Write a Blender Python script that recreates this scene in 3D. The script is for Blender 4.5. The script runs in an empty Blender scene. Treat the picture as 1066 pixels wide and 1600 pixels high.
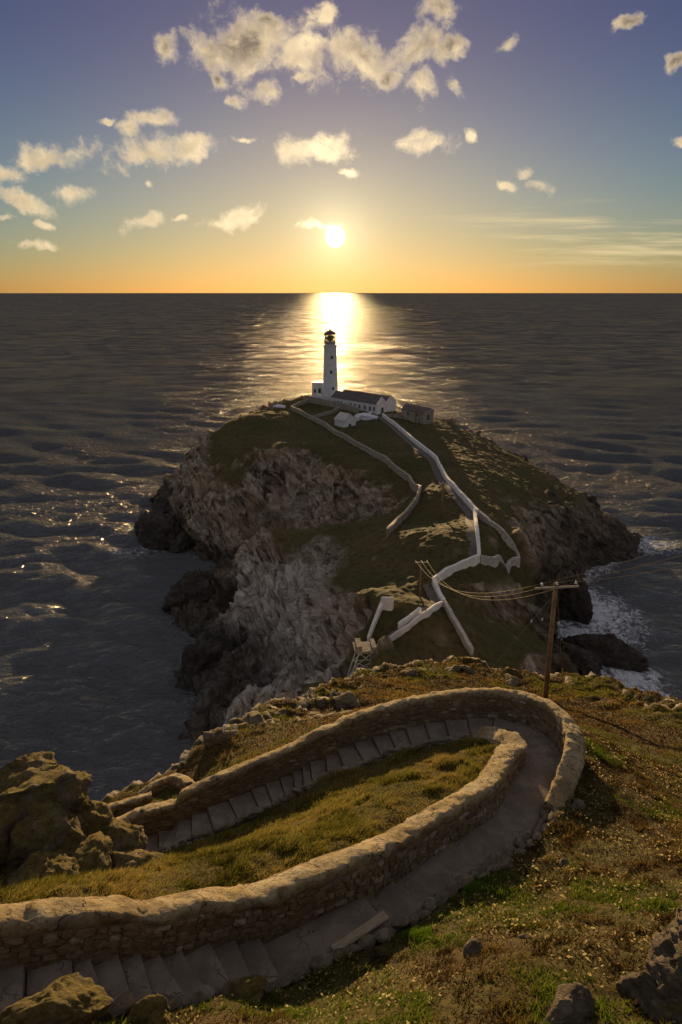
import bpy, bmesh, math, random
import numpy as np
from mathutils import Vector, Matrix

random.seed(7)
RNG = np.random.default_rng(11)
SC = bpy.context.scene
COL = SC.collection

# ------------------------------------------------------------------ camera
FPX = 1067.0                       # focal length in pixels of the 1066 x 1600 photograph
TILT = math.atan((800 - 456) / FPX)  # the horizon lies at y = 456
CAMZ = 78.0                        # metres above the sea
cam_d = bpy.data.cameras.new('camera')
cam_d.sensor_fit = 'VERTICAL'
cam_d.sensor_height = 36.0
cam_d.sensor_width = 24.0
cam_d.lens = 36.0 * FPX / 1600.0
cam_d.clip_start = 0.2
cam_d.clip_end = 200000.0
cam = bpy.data.objects.new('camera', cam_d)
COL.objects.link(cam)
cam.location = (0, 0, CAMZ)
cam.rotation_euler = (math.pi / 2 - TILT, 0, 0)
SC.camera = cam

CT, ST = math.cos(TILT), math.sin(TILT)


def ray(px, py):
    u = (px - 533.0) / FPX
    v = (800.0 - py) / FPX
    return np.array([u, CT + v * ST, -ST + v * CT])


def at_c(px, py, c):
    """the point on this pixel's ray that lies c metres above (below: negative) the camera"""
    d = ray(px, py)
    p = d * (c / d[2])
    return np.array([p[0], p[1], p[2] + CAMZ])


def at_y(px, py, Y):
    d = ray(px, py)
    p = d * (Y / d[1])
    return np.array([p[0], p[1], p[2] + CAMZ])


def project(p):
    x, y, z = p[0], p[1], p[2] - CAMZ
    depth = y * CT - z * ST
    up = y * ST + z * CT
    return 533 + FPX * x / depth, 800 - FPX * up / depth


# ------------------------------------------------------------------ light
SUN_DIR = ray(524, 370)
SUN_DIR = SUN_DIR / np.linalg.norm(SUN_DIR)
SUN_EL = math.asin(SUN_DIR[2])
SUN_AZ = math.atan2(SUN_DIR[0], SUN_DIR[1])   # clockwise from +Y

SC.cycles.max_bounces = 5
SC.cycles.diffuse_bounces = 3
SC.cycles.glossy_bounces = 2
SC.cycles.transmission_bounces = 3
SC.cycles.transparent_max_bounces = 6
SC.cycles.caustics_reflective = False
SC.cycles.caustics_refractive = False
SC.view_settings.view_transform = 'Standard'
SC.view_settings.look = 'None'
SC.view_settings.exposure = EXPOSURE = 1.65
SC.view_settings.gamma = 1.0
SC.view_settings.use_curve_mapping = False

sun_d = bpy.data.lights.new('sun', 'SUN')
sun_d.energy = 2.5
sun_d.angle = math.radians(0.55)
sun_d.color = (1.0, 0.66, 0.30)
sun = bpy.data.objects.new('sun', sun_d)
COL.objects.link(sun)
sun.rotation_euler = Vector(SUN_DIR).to_track_quat('Z', 'Y').to_euler()
sun.location = (0, 200, 200)


class NT:
    """a thin wrapper that keeps node building short"""

    def __init__(self, tree):
        self.t = tree
        self.t.nodes.clear()

    def n(self, typ, ins=None, **props):
        nd = self.t.nodes.new(typ)
        for k, v in props.items():
            setattr(nd, k, v)
        for k, v in (ins or {}).items():
            self.put(nd.inputs[k], v)
        return nd

    def put(self, sock, v):
        if isinstance(v, bpy.types.NodeSocket):
            self.t.links.new(v, sock)
        elif isinstance(v, bpy.types.Node):
            self.t.links.new(v.outputs[0], sock)
        else:
            if sock.type == 'RGBA' and len(v) == 3:
                v = (*v, 1.0)
            sock.default_value = v

    def m(self, op, a, b=0.0, c=None, clamp=False):
        nd = self.n('ShaderNodeMath', operation=op, use_clamp=clamp)
        self.put(nd.inputs[0], a)
        self.put(nd.inputs[1], b)
        if c is not None:
            self.put(nd.inputs[2], c)
        return nd.outputs[0]

    def v(self, op, a, b=None, s=None):
        nd = self.n('ShaderNodeVectorMath', operation=op)
        self.put(nd.inputs[0], a)
        if b is not None:
            self.put(nd.inputs[1], b)
        if s is not None:
            self.put(nd.inputs['Scale'], s)
        return nd.outputs['Value'] if op in ('LENGTH', 'DOT_PRODUCT', 'DISTANCE') else nd.outputs[0]

    def mix(self, f, a, b, mode='MIX'):
        nd = self.n('ShaderNodeMix', data_type='RGBA', blend_type=mode)
        self.put(nd.inputs[0], f)
        self.put(nd.inputs[6], a)
        self.put(nd.inputs[7], b)
        return nd.outputs[2]

    def ss(self, x, lo, hi, a=0.0, b=1.0):
        nd = self.n('ShaderNodeMapRange', interpolation_type='SMOOTHSTEP')
        self.put(nd.inputs[0], x)
        nd.inputs[1].default_value = lo
        nd.inputs[2].default_value = hi
        nd.inputs[3].default_value = a
        nd.inputs[4].default_value = b
        return nd.outputs[0]

    def lin(self, x, lo, hi, a=0.0, b=1.0):
        nd = self.n('ShaderNodeMapRange')
        self.put(nd.inputs[0], x)
        nd.inputs[1].default_value = lo
        nd.inputs[2].default_value = hi
        nd.inputs[3].default_value = a
        nd.inputs[4].default_value = b
        return nd.outputs[0]

    def noise(self, vec, scale, detail=4.0, rough=0.55, col=False, dist=0.0):
        nd = self.n('ShaderNodeTexNoise', {'Vector': vec, 'Scale': scale, 'Detail': detail, 'Roughness': rough, 'Distortion': dist})
        return nd.outputs['Color'] if col else nd.outputs[0]

    def ramp(self, f, stops):
        nd = self.n('ShaderNodeValToRGB')
        self.put(nd.inputs[0], f)
        el = nd.color_ramp.elements
        while len(el) > 1:
            el.remove(el[-1])
        el[0].position, el[0].color = stops[0][0], (*stops[0][1], 1)
        for p, c in stops[1:]:
            e = el.new(p)
            e.color = (*c, 1)
        return nd.outputs[0]


# ------------------------------------------------------------------ sky
def build_world():
    w = bpy.data.worlds.new('World')
    SC.world = w
    w.use_nodes = True
    w.cycles.sampling_method = 'MANUAL'
    w.cycles.sample_map_resolution = 512
    k = NT(w.node_tree)
    tc = k.n('ShaderNodeTexCoord').outputs['Generated']
    d = k.v('NORMALIZE', tc)
    sky = k.n('ShaderNodeTexSky', sky_type='NISHITA', sun_disc=False)
    sky.sun_elevation = SUN_EL
    sky.sun_rotation = SUN_AZ
    sky.altitude = 50.0
    sky.air_density = 1.0
    sky.dust_density = 0.7
    sky.ozone_density = 4.0
    base = sky.outputs[0]
    sep = k.n('ShaderNodeSeparateXYZ', {0: d})
    X, Y, Z = sep.outputs
    out = k.n('ShaderNodeOutputWorld')
    # aureole and disc of the low sun
    cosang = k.v('DOT_PRODUCT', d, tuple(SUN_DIR))
    ang = k.m('MULTIPLY', k.m('ARCCOSINE', k.m('MINIMUM', cosang, 1.0)), 180 / math.pi)
    g1 = k.m('EXPONENT', k.m('MULTIPLY', k.m('POWER', k.m('DIVIDE', ang, SKY['halo_r']), 1.0), -1.0))
    g2 = k.m('EXPONENT', k.m('MULTIPLY', k.m('POWER', k.m('DIVIDE', ang, 2.0), 1.1), -1.0))
    g2b = k.m('EXPONENT', k.m('MULTIPLY', ang, -1.0 / 7.0))
    disc = k.ss(ang, 0.85, 0.5)
    lum = k.v('DOT_PRODUCT', base, (0.3, 0.6, 0.1))
    col = k.v('SCALE', base, s=k.m('DIVIDE', SKY['gain'], k.m('ADD', 1.0, k.m('DIVIDE', lum, SKY['knee']))))
    col = k.mix(1.0, col, SKY['tint'], 'MULTIPLY')
    col = k.mix(k.ss(Z, 0.02, 0.34), col, k.mix(1.0, col, SKY['top'], 'MULTIPLY'))
    col = k.v('ADD', col, k.v('SCALE', (1.0, 0.84, 0.36), s=k.m('MULTIPLY', g1, SKY['halo'])))
    col = k.v('ADD', col, k.v('SCALE', (1.0, 0.86, 0.52), s=k.m('MULTIPLY', g2, SKY['glow'])))
    # clouds: soft ellipses round the directions where they stand, broken up by noise
    ys = k.m('MAXIMUM', Y, 0.05)
    P = k.n('ShaderNodeCombineXYZ', {0: k.m('DIVIDE', X, ys), 1: k.m('DIVIDE', Z, ys), 2: 0.0}).outputs[0]
    warp = k.noise(P, 8.0, 2.0, 0.5, col=True)
    warp2 = k.noise(P, 34.0, 3.0, 0.6, col=True)
    Pw = k.v('ADD', P, k.v('SCALE', k.v('SUBTRACT', warp, (0.5, 0.5, 0.5)), s=0.05))
    Pw = k.v('ADD', Pw, k.v('SCALE', k.v('SUBTRACT', warp2, (0.5, 0.5, 0.5)), s=0.022))
    field = None
    for (cx, cy, rx, ry, rot) in CLOUDS:
        a = ray(cx, cy)
        b = ray(cx + 1, cy)
        c = ray(cx, cy - 1)
        su = abs(b[0] / b[1] - a[0] / a[1])
        sw = abs(c[2] / c[1] - a[2] / a[1])
        mp = k.n('ShaderNodeMapping', vector_type='TEXTURE')
        k.put(mp.inputs['Vector'], Pw)
        mp.inputs['Location'].default_value = (a[0] / a[1], a[2] / a[1], 0)
        mp.inputs['Rotation'].default_value = (0, 0, math.radians(rot))
        mp.inputs['Scale'].default_value = (rx * su * 1.28, ry * sw * 1.28, 1.0)
        e = k.m('SUBTRACT', 1.0, k.v('LENGTH', mp.outputs[0]))
        field = e if field is None else k.m('MAXIMUM', field, e)
    field = k.m('MAXIMUM', field, -0.8)
    n1 = k.noise(Pw, 21.0, 8.0, 0.64)
    dens = k.m('ADD', k.m('MULTIPLY', field, 1.15), k.m('MULTIPLY', k.m('SUBTRACT', n1, 0.545), 3.3))
    alpha = k.m('MULTIPLY', k.m('POWER', k.ss(dens, -0.10, 0.95), 1.15), 0.92)
    # thick parts stand against the light and turn grey-brown, thin edges glow
    n2 = k.noise(k.v('ADD', P, (0.0, -0.012, 0.3)), 8.0, 3.0, 0.5)
    n3b = k.noise(Pw, 48.0, 4.0, 0.6)
    tosun = k.v('SCALE', k.v('NORMALIZE', k.v('SUBTRACT', (SUN_DIR[0] / SUN_DIR[1], SUN_DIR[2] / SUN_DIR[1], 0.0), P)), s=0.016)
    n1s = k.noise(k.v('ADD', Pw, tosun), 21.0, 4.0, 0.58)
    lit = k.m('MULTIPLY', k.m('SUBTRACT', n1, n1s), 5.0)
    thick = k.m('MULTIPLY', k.ss(k.m('ADD', dens, k.m('MULTIPLY', k.m('SUBTRACT', n3b, 0.5), 0.7)), 0.0, 1.25), k.ss(n2, 0.34, 0.60))
    thick = k.m('MULTIPLY', thick, k.lin(Z, 0.04, 0.26, 0.35, 1.15))
    thick = k.m('MULTIPLY', thick, k.m('SUBTRACT', 0.9, k.m('MULTIPLY', lit, 0.6), clamp=True))
    away = k.ss(ang, 30.0, 75.0)      # away from the sun the cloud turns from gold to pale grey
    clit = k.mix(away, SKY['cl_lit'], SKY['cl_far'])
    ccol = k.v('SCALE', k.mix(k.m('MULTIPLY', thick, k.m('SUBTRACT', 1.0, k.m('MULTIPLY', away, 0.6))), clit, SKY['cl_dark']), s=k.m('ADD', 0.85, k.m('MULTIPLY', g2b, 1.3)))
    front = k.ss(Y, 0.05, 0.2)
    # denser cloud over the unseen sky, added to lift the fill light
    rest = k.m('MAXIMUM', k.ss(k.m('DIVIDE', k.m('ABSOLUTE', X), ys), 0.62, 0.95), k.m('MAXIMUM', k.ss(Y, 0.5, 0.3), k.ss(Z, 0.38, 0.5)))
    n3 = k.noise(k.v('MULTIPLY', d, (1.0, 1.0, 2.2)), 3.6, 4.0, 0.6)
    alpha2 = k.m('MULTIPLY', k.m('MULTIPLY', k.ss(n3, 0.49, 0.61), k.ss(Z, 0.02, 0.12)), rest)
    col = k.mix(k.m('MAXIMUM', k.m('MULTIPLY', alpha, front), k.m('MULTIPLY', alpha2, 0.9)), col, ccol)
    # thin streaks low over the sea
    st = k.noise(k.v('MULTIPLY', P, (2.2, 38.0, 1.0)), 1.6, 5.0, 0.6)
    band = k.m('MULTIPLY', k.ss(Z, 0.015, 0.05), k.ss(Z, 0.125, 0.075))
    side = k.ss(k.m('DIVIDE', X, ys), 0.02, 0.3)
    stv = k.m('MULTIPLY', k.m('MULTIPLY', k.ss(st, 0.46, 0.68), band), k.m('MULTIPLY', side, 0.75))
    col = k.mix(stv, col, SKY['streak'])
    col = k.v('ADD', col, k.v('SCALE', (1.0, 0.93, 0.75), s=k.m('MULTIPLY', disc, SKY['disc'])))
    bg = k.n('ShaderNodeBackground', {'Color': col, 'Strength': SKY['strength']})
    k.put(out.inputs['Surface'], bg)


SKY = dict(strength=0.09, gain=0.50, knee=7.0, tint=(1.02, 0.98, 0.86), top=(0.60, 0.44, 0.68), halo=0.40, halo_r=16.0, glow=2.2, disc=20.0,
           cl_lit=(4.0, 3.1, 1.85), cl_dark=(0.95, 0.72, 0.50), cl_far=(3.6, 3.25, 2.95), streak=(2.9, 2.3, 1.25))
CLOUDS = [  # photograph pixels: centre, radii, tilt
    (400, 68, 104, 54, 8), (335, 84, 40, 46, 30), (470, 90, 80, 46, -10), (425, 30, 40, 24, -20), (555, 92, 74, 40, 0),
    (640, 74, 84, 34, 22), (708, 68, 34, 26, 20), (508, 22, 18, 24, 20), (678, 6, 42, 20, 0), (652, 128, 32, 28, 40),
    (414, 140, 26, 20, 0), (474, 132, 20, 10, 0), (366, 156, 16, 14, 0), (340, 118, 16, 16, 0), (710, 128, 14, 22, 30),
    (605, 122, 24, 16, 0), (256, 78, 26, 20, 50), (243, 192, 38, 18, 0), (215, 208, 20, 22, 40), (236, 244, 88, 26, 14), (300, 232, 40, 24, 0),
    (82, 244, 80, 22, 0), (16, 264, 34, 16, 0), (40, 308, 48, 16, -18), (106, 302, 34, 14, 0), (16, 340, 16, 8, 0),
    (66, 346, 14, 6, 0), (498, 234, 74, 24, 0), (520, 216, 42, 20, 0), (668, 226, 42, 20, -10), (650, 210, 16, 14, 0), (372, 222, 20, 8, 0),
    (546, 272, 20, 8, 0), (366, 340, 52, 14, 10), (228, 340, 38, 13, 14), (282, 340, 16, 6, 0), (490, 349, 40, 8, 4),
    (50, 381, 36, 8, 0), (824, 262, 22, 10, 10), (790, 285, 16, 10, 0), (842, 286, 24, 10, -20), (984, 36, 22, 14, 20),
    (794, 60, 16, 14, 30), (1060, 102, 18, 12, 20), (1064, 231, 16, 8, 0), (732, 214, 10, 10, 0), (180, 192, 14, 8, 0),
    (236, 290, 10, 8, 0)]
build_world()


# ------------------------------------------------------------------ helpers: noise, meshes, tags
def _hash(ix, iy, iz, seed):
    with np.errstate(over='ignore'):
        h = (ix.astype(np.int64) * 374761393 + iy.astype(np.int64) * 668265263 + iz.astype(np.int64) * 2147483647 + seed * 144665) & 0xFFFFFFFF
        h = ((h ^ (h >> 13)) * 1274126177) & 0xFFFFFFFF
        h = ((h ^ (h >> 16)) * 2246822519) & 0xFFFFFFFF
        h = h ^ (h >> 15)
    return (h & 0xFFFFFF).astype(np.float64) / float(0xFFFFFF)


def vnoise(P, seed=0):
    """smooth value noise, about -1 .. 1"""
    i = np.floor(P).astype(np.int64)
    f = P - i
    w = f * f * f * (f * (f * 6 - 15) + 10)
    r = 0.0
    for dx in (0, 1):
        wx = w[:, 0] if dx else 1 - w[:, 0]
        for dy in (0, 1):
            wy = w[:, 1] if dy else 1 - w[:, 1]
            for dz in (0, 1):
                wz = w[:, 2] if dz else 1 - w[:, 2]
                r = r + wx * wy * wz * _hash(i[:, 0] + dx, i[:, 1] + dy, i[:, 2] + dz, seed)
    return r * 2 - 1


def fbm(P, octaves=4, gain=0.5, lac=2.03, seed=0, ridged=False):
    a, s, t = 1.0, 0.0, 0.0
    for o in range(octaves):
        n = vnoise(P, seed + o * 17)
        if ridged:
            n = 1 - 2 * np.abs(n)
        s = s + a * n
        t += a
        a *= gain
        P = P * lac + 3.7
    return s / t


def sstep(x, lo, hi):
    t = np.clip((x - lo) / (hi - lo), 0, 1)
    return t * t * (3 - 2 * t)


def xyz(x, y, z=0.0):
    x = np.asarray(x, float).ravel()
    y = np.asarray(y, float).ravel()
    return np.stack([x, y, np.broadcast_to(np.asarray(z, float).ravel() if np.ndim(z) else z, x.shape)], 1)


class TPS:
    """thin plate spline height surface through scattered points"""

    def __init__(self, pts, smooth=0.0):
        p = np.asarray(pts, float)
        self.p = p[:, :2]
        n = len(p)
        K = self.U(self.p[:, None, :] - self.p[None, :, :]) + np.eye(n) * smooth
        A = np.zeros((n + 3, n + 3))
        A[:n, :n] = K
        A[:n, n] = 1
        A[:n, n + 1:] = self.p
        A[n, :n] = 1
        A[n + 1:, :n] = self.p.T
        self.w = np.linalg.solve(A, np.concatenate([p[:, 2], np.zeros(3)]))

    @staticmethod
    def U(d):
        r2 = (d ** 2).sum(-1)
        return 0.5 * r2 * np.log(r2 + 1e-9)

    def __call__(self, x, y):
        q = np.stack([np.ravel(x), np.ravel(y)], 1).astype(float)
        out = np.empty(len(q))
        for i in range(0, len(q), 20000):
            c = q[i:i + 20000]
            out[i:i + 20000] = self.U(c[:, None, :] - self.p[None]) @ self.w[:-3] + self.w[-3] + c @ self.w[-2:]
        return out.reshape(np.shape(x))


def seg_dist(x, y, pts):
    """distance to a polyline, arc length of the foot, signed side (left of travel positive)"""
    x = np.ravel(x)
    y = np.ravel(y)
    pts = np.asarray(pts, float)[:, :2]
    best = np.full(len(x), 1e9)
    bs = np.zeros(len(x))
    side = np.zeros(len(x))
    acc = 0.0
    for a, b in zip(pts[:-1], pts[1:]):
        d = b - a
        L = np.hypot(*d)
        if L < 1e-9:
            continue
        t = np.clip(((x - a[0]) * d[0] + (y - a[1]) * d[1]) / (L * L), 0, 1)
        ex = x - (a[0] + t * d[0])
        ey = y - (a[1] + t * d[1])
        q = np.hypot(ex, ey)
        m = q < best
        best[m] = q[m]
        bs[m] = acc + t[m] * L
        side[m] = np.sign(d[0] * ey[m] - d[1] * ex[m])
        acc += L
    return best, bs, side


def inside(x, y, poly):
    x = np.ravel(x)
    y = np.ravel(y)
    r = np.zeros(len(x), bool)
    n = len(poly)
    for i in range(n):
        x1, y1 = poly[i][:2]
        x2, y2 = poly[(i + 1) % n][:2]
        if y1 == y2:
            continue
        c = ((y1 > y) != (y2 > y)) & (x < (x2 - x1) * (y - y1) / (y2 - y1) + x1)
        r ^= c
    return r


def smooth_line(pts, step):
    """Catmull-Rom through the points, resampled at an even step"""
    p = np.asarray(pts, float)
    q = np.concatenate([[2 * p[0] - p[1]], p, [2 * p[-1] - p[-2]]])
    out = []
    for i in range(1, len(q) - 2):
        n = max(4, int(np.linalg.norm(q[i + 1] - q[i]) / step * 2))
        for t in np.linspace(0, 1, n, endpoint=False):
            a, b, c, d = q[i - 1], q[i], q[i + 1], q[i + 2]
            out.append(0.5 * (2 * b + (c - a) * t + (2 * a - 5 * b + 4 * c - d) * t * t + (3 * b - a - 3 * c + d) * t ** 3))
    out.append(p[-1])
    return resample(np.array(out), step)


def resample(p, step):
    L = np.concatenate([[0], np.cumsum(np.linalg.norm(np.diff(p[:, :2], axis=0), axis=1))])
    n = max(2, int(round(L[-1] / step)) + 1)
    s = np.linspace(0, L[-1], n)
    return np.stack([np.interp(s, L, p[:, k]) for k in range(p.shape[1])], 1)


def normals2(p):
    t = np.gradient(p[:, :2], axis=0)
    t /= np.linalg.norm(t, axis=1, keepdims=True) + 1e-12
    return np.stack([-t[:, 1], t[:, 0]], 1)   # to the left of travel


def mesh_np(name, V, F, smooth=True):
    """mesh from numpy vertices and one or several face arrays (tris, quads)"""
    me = bpy.data.meshes.new(name)
    V = np.asarray(V, np.float32)
    Fs = F if isinstance(F, list) else [F]
    Fs = [np.asarray(f, np.int32) for f in Fs if len(f)]
    me.vertices.add(len(V))
    me.vertices.foreach_set('co', V.ravel())
    nl = sum(f.size for f in Fs)
    nf = sum(len(f) for f in Fs)
    me.loops.add(nl)
    me.loops.foreach_set('vertex_index', np.concatenate([f.ravel() for f in Fs]))
    me.polygons.add(nf)
    st = []
    o = 0
    for f in Fs:
        st.append(o + np.arange(len(f)) * f.shape[1])
        o += f.size
    me.polygons.foreach_set('loop_start', np.concatenate(st).astype(np.int32))
    me.polygons.foreach_set('use_smooth', np.full(nf, smooth))
    me.update(calc_edges=True)
    me.validate()
    return me


def attr(me, name, vals):
    vals = np.asarray(vals, np.float32)
    if vals.ndim == 1:
        a = me.attributes.new(name, 'FLOAT', 'POINT')
        a.data.foreach_set('value', vals)
    else:
        a = me.attributes.new(name, 'FLOAT_COLOR', 'POINT')
        if vals.shape[1] == 3:
            vals = np.concatenate([vals, np.ones((len(vals), 1), np.float32)], 1)
        a.data.foreach_set('color', vals.ravel())


def grid_faces(nr, nc):
    i = np.arange(nr * nc).reshape(nr, nc)
    return np.stack([i[:-1, :-1].ravel(), i[:-1, 1:].ravel(), i[1:, 1:].ravel(), i[1:, :-1].ravel()], 1)


def link(name, me, mat=None, parent=None):
    o = bpy.data.objects.new(name, me)
    COL.objects.link(o)
    if mat is not None and me is not None and not me.materials:
        me.materials.append(mat)
    if parent is not None:
        o.parent = parent
    return o


def tag(o, label=None, cat=None, group=None, kind=None):
    if label:
        o['label'] = label
    if cat:
        o['category'] = cat
    if group:
        o['group'] = group
    if kind:
        o['kind'] = kind
    return o


def thing(name, label, cat, loc=(0, 0, 0), rz=0.0, group=None):
    o = bpy.data.objects.new(name, None)
    o.empty_display_size = 0.3
    COL.objects.link(o)
    o.location = [float(a) for a in loc]
    o.rotation_euler = (0, 0, rz)
    return tag(o, label, cat, group)


class MB:
    """collects simple solids into one mesh"""

    def __init__(self):
        self.V = []
        self.F = []

    def add(self, V, F):
        o = len(self.V)
        self.V += [tuple(map(float, v)) for v in V]
        self.F += [tuple(i + o for i in f) for f in F]
        return self

    def box(self, x0, x1, y0, y1, z0, z1):
        V = [(x, y, z) for z in (z0, z1) for y in (y0, y1) for x in (x0, x1)]
        return self.add(V, [(0, 2, 3, 1), (4, 5, 7, 6), (0, 1, 5, 4), (2, 6, 7, 3), (0, 4, 6, 2), (1, 3, 7, 5)])

    def prism(self, poly, axis, a, b):
        """poly of 2-D points extruded along an axis from a to b"""
        n = len(poly)
        V = []
        for q in (a, b):
            for (s, t) in poly:
                V.append({'x': (q, s, t), 'y': (s, q, t), 'z': (s, t, q)}[axis])
        F = [tuple(range(n))[::-1], tuple(range(n, 2 * n))] + [(i, (i + 1) % n, n + (i + 1) % n, n + i) for i in range(n)]
        return self.add(V, F)

    def tube(self, pts, rad, seg=8, cap=True):
        pts = [Vector(p) for p in pts]
        rad = rad if hasattr(rad, '__len__') else [rad] * len(pts)
        o = len(self.V)
        up = None
        for i, p in enumerate(pts):
            t = (pts[min(i + 1, len(pts) - 1)] - pts[max(i - 1, 0)]).normalized()
            ref = Vector((0, 0, 1)) if abs(t.z) < 0.9 else Vector((1, 0, 0))
            if up is None:
                up = t.cross(ref).normalized()
            up = (up - t * up.dot(t)).normalized()
            w = t.cross(up)
            for k in range(seg):
                a = 2 * math.pi * k / seg
                q = p + (up * math.cos(a) + w * math.sin(a)) * rad[i]
                self.V.append(tuple(q))
        n = len(pts)
        for i in range(n - 1):
            for k in range(seg):
                k2 = (k + 1) % seg
                self.F.append((o + i * seg + k, o + i * seg + k2, o + (i + 1) * seg + k2, o + (i + 1) * seg + k))
        if cap:
            self.F.append(tuple(o + k for k in range(seg))[::-1])
            self.F.append(tuple(o + (n - 1) * seg + k for k in range(seg)))
        return self

    def lathe(self, prof, seg=24, cx=0, cy=0):
        o = len(self.V)
        for (r, z) in prof:
            for k in range(seg):
                a = 2 * math.pi * k / seg
                self.V.append((cx + r * math.cos(a), cy + r * math.sin(a), z))
        for i in range(len(prof) - 1):
            for k in range(seg):
                k2 = (k + 1) % seg
                self.F.append((o + i * seg + k, o + i * seg + k2, o + (i + 1) * seg + k2, o + (i + 1) * seg + k))
        self.F.append(tuple(o + k for k in range(seg))[::-1])
        self.F.append(tuple(o + (len(prof) - 1) * seg + k for k in range(seg)))
        return self

    def build(self, name, mat, parent=None, smooth=False):
        me = bpy.data.meshes.new(name)
        me.from_pydata(self.V, [], self.F)
        bm = bmesh.new()
        bm.from_mesh(me)
        bmesh.ops.recalc_face_normals(bm, faces=bm.faces)
        bm.to_mesh(me)
        bm.free()
        if smooth:
            me.polygons.foreach_set('use_smooth', [len(p.vertices) == 4 for p in me.polygons])
        return link(name, me, mat, parent)


def rock_mesh(name, seed, dims, planes=14, rough=0.16, sub=4, strata=None, cutlo=0.62, cuthi=0.95, fine=0.05):
    """an angular rock: a ball cut by random planes, then roughened; sits with its middle at the origin"""
    rg = np.random.default_rng(seed)
    bm = bmesh.new()
    bmesh.ops.create_icosphere(bm, subdivisions=sub, radius=1.0)
    V = np.array([v.co[:] for v in bm.verts])
    F = np.array([[v.index for v in f.verts] for f in bm.faces])
    bm.free()
    for k in range(planes):
        n = rg.normal(size=3)
        if strata is not None and k % 2:
            n = n - np.dot(n, strata) * np.asarray(strata) * 0.8
        n /= np.linalg.norm(n)
        d = rg.uniform(cutlo, cuthi)
        h = V @ n - d
        V = V - np.clip(h, 0, None)[:, None] * n * 0.97
    N = V / (np.linalg.norm(V, axis=1, keepdims=True) + 1e-9)
    off = rg.uniform(0, 50, 3)
    V = V + N * (rough * fbm(V * 1.6 + off, 3, seed=seed) + fine * fbm(V * 6 + off, 4, 0.6, seed=seed + 5, ridged=True))[:, None]
    if strata is not None:
        s = np.asarray(strata, float)
        t = V @ s * 7 + 0.6 * fbm(V * 2 + off, 2, seed=seed + 9)
        saw = (t - np.floor(t))
        V = V + N * (0.07 * saw)[:, None]
    V = V * np.asarray(dims, float)
    return mesh_np(name, V, F)


def principled(name, build, rough=0.9, spec=0.2):
    m = bpy.data.materials.new(name)
    m.use_nodes = True
    k = NT(m.node_tree)
    out = k.n('ShaderNodeOutputMaterial')
    b = k.n('ShaderNodeBsdfPrincipled', {'Roughness': rough, 'Specular IOR Level': spec})
    k.put(out.inputs[0], b)
    build(k, b)
    return m


def pos(k):
    return k.n('ShaderNodeNewGeometry').outputs['Position']


def objpos(k):
    return k.n('ShaderNodeTexCoord').outputs['Object']


def bump(k, b, h, strength=0.5, dist=0.05):
    nd = k.n('ShaderNodeBump', {'Strength': strength, 'Distance': dist, 'Height': h})
    k.put(b.inputs['Normal'], nd)


def flat_mat(name, c1, c2, scale=3.0, rough=0.85, spec=0.2, bscale=30.0, bst=0.3, bdist=0.01, local=False, metal=0.0):
    def f(k, b):
        p = objpos(k) if local else pos(k)
        n = k.noise(p, scale, 6.0, 0.62)
        k.put(b.inputs['Base Color'], k.mix(k.ss(n, 0.32, 0.68), c1, c2))
        b.inputs['Metallic'].default_value = metal
        bump(k, b, k.noise(p, bscale, 5.0, 0.6), bst, bdist)
    return principled(name, f, rough, spec)


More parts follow.
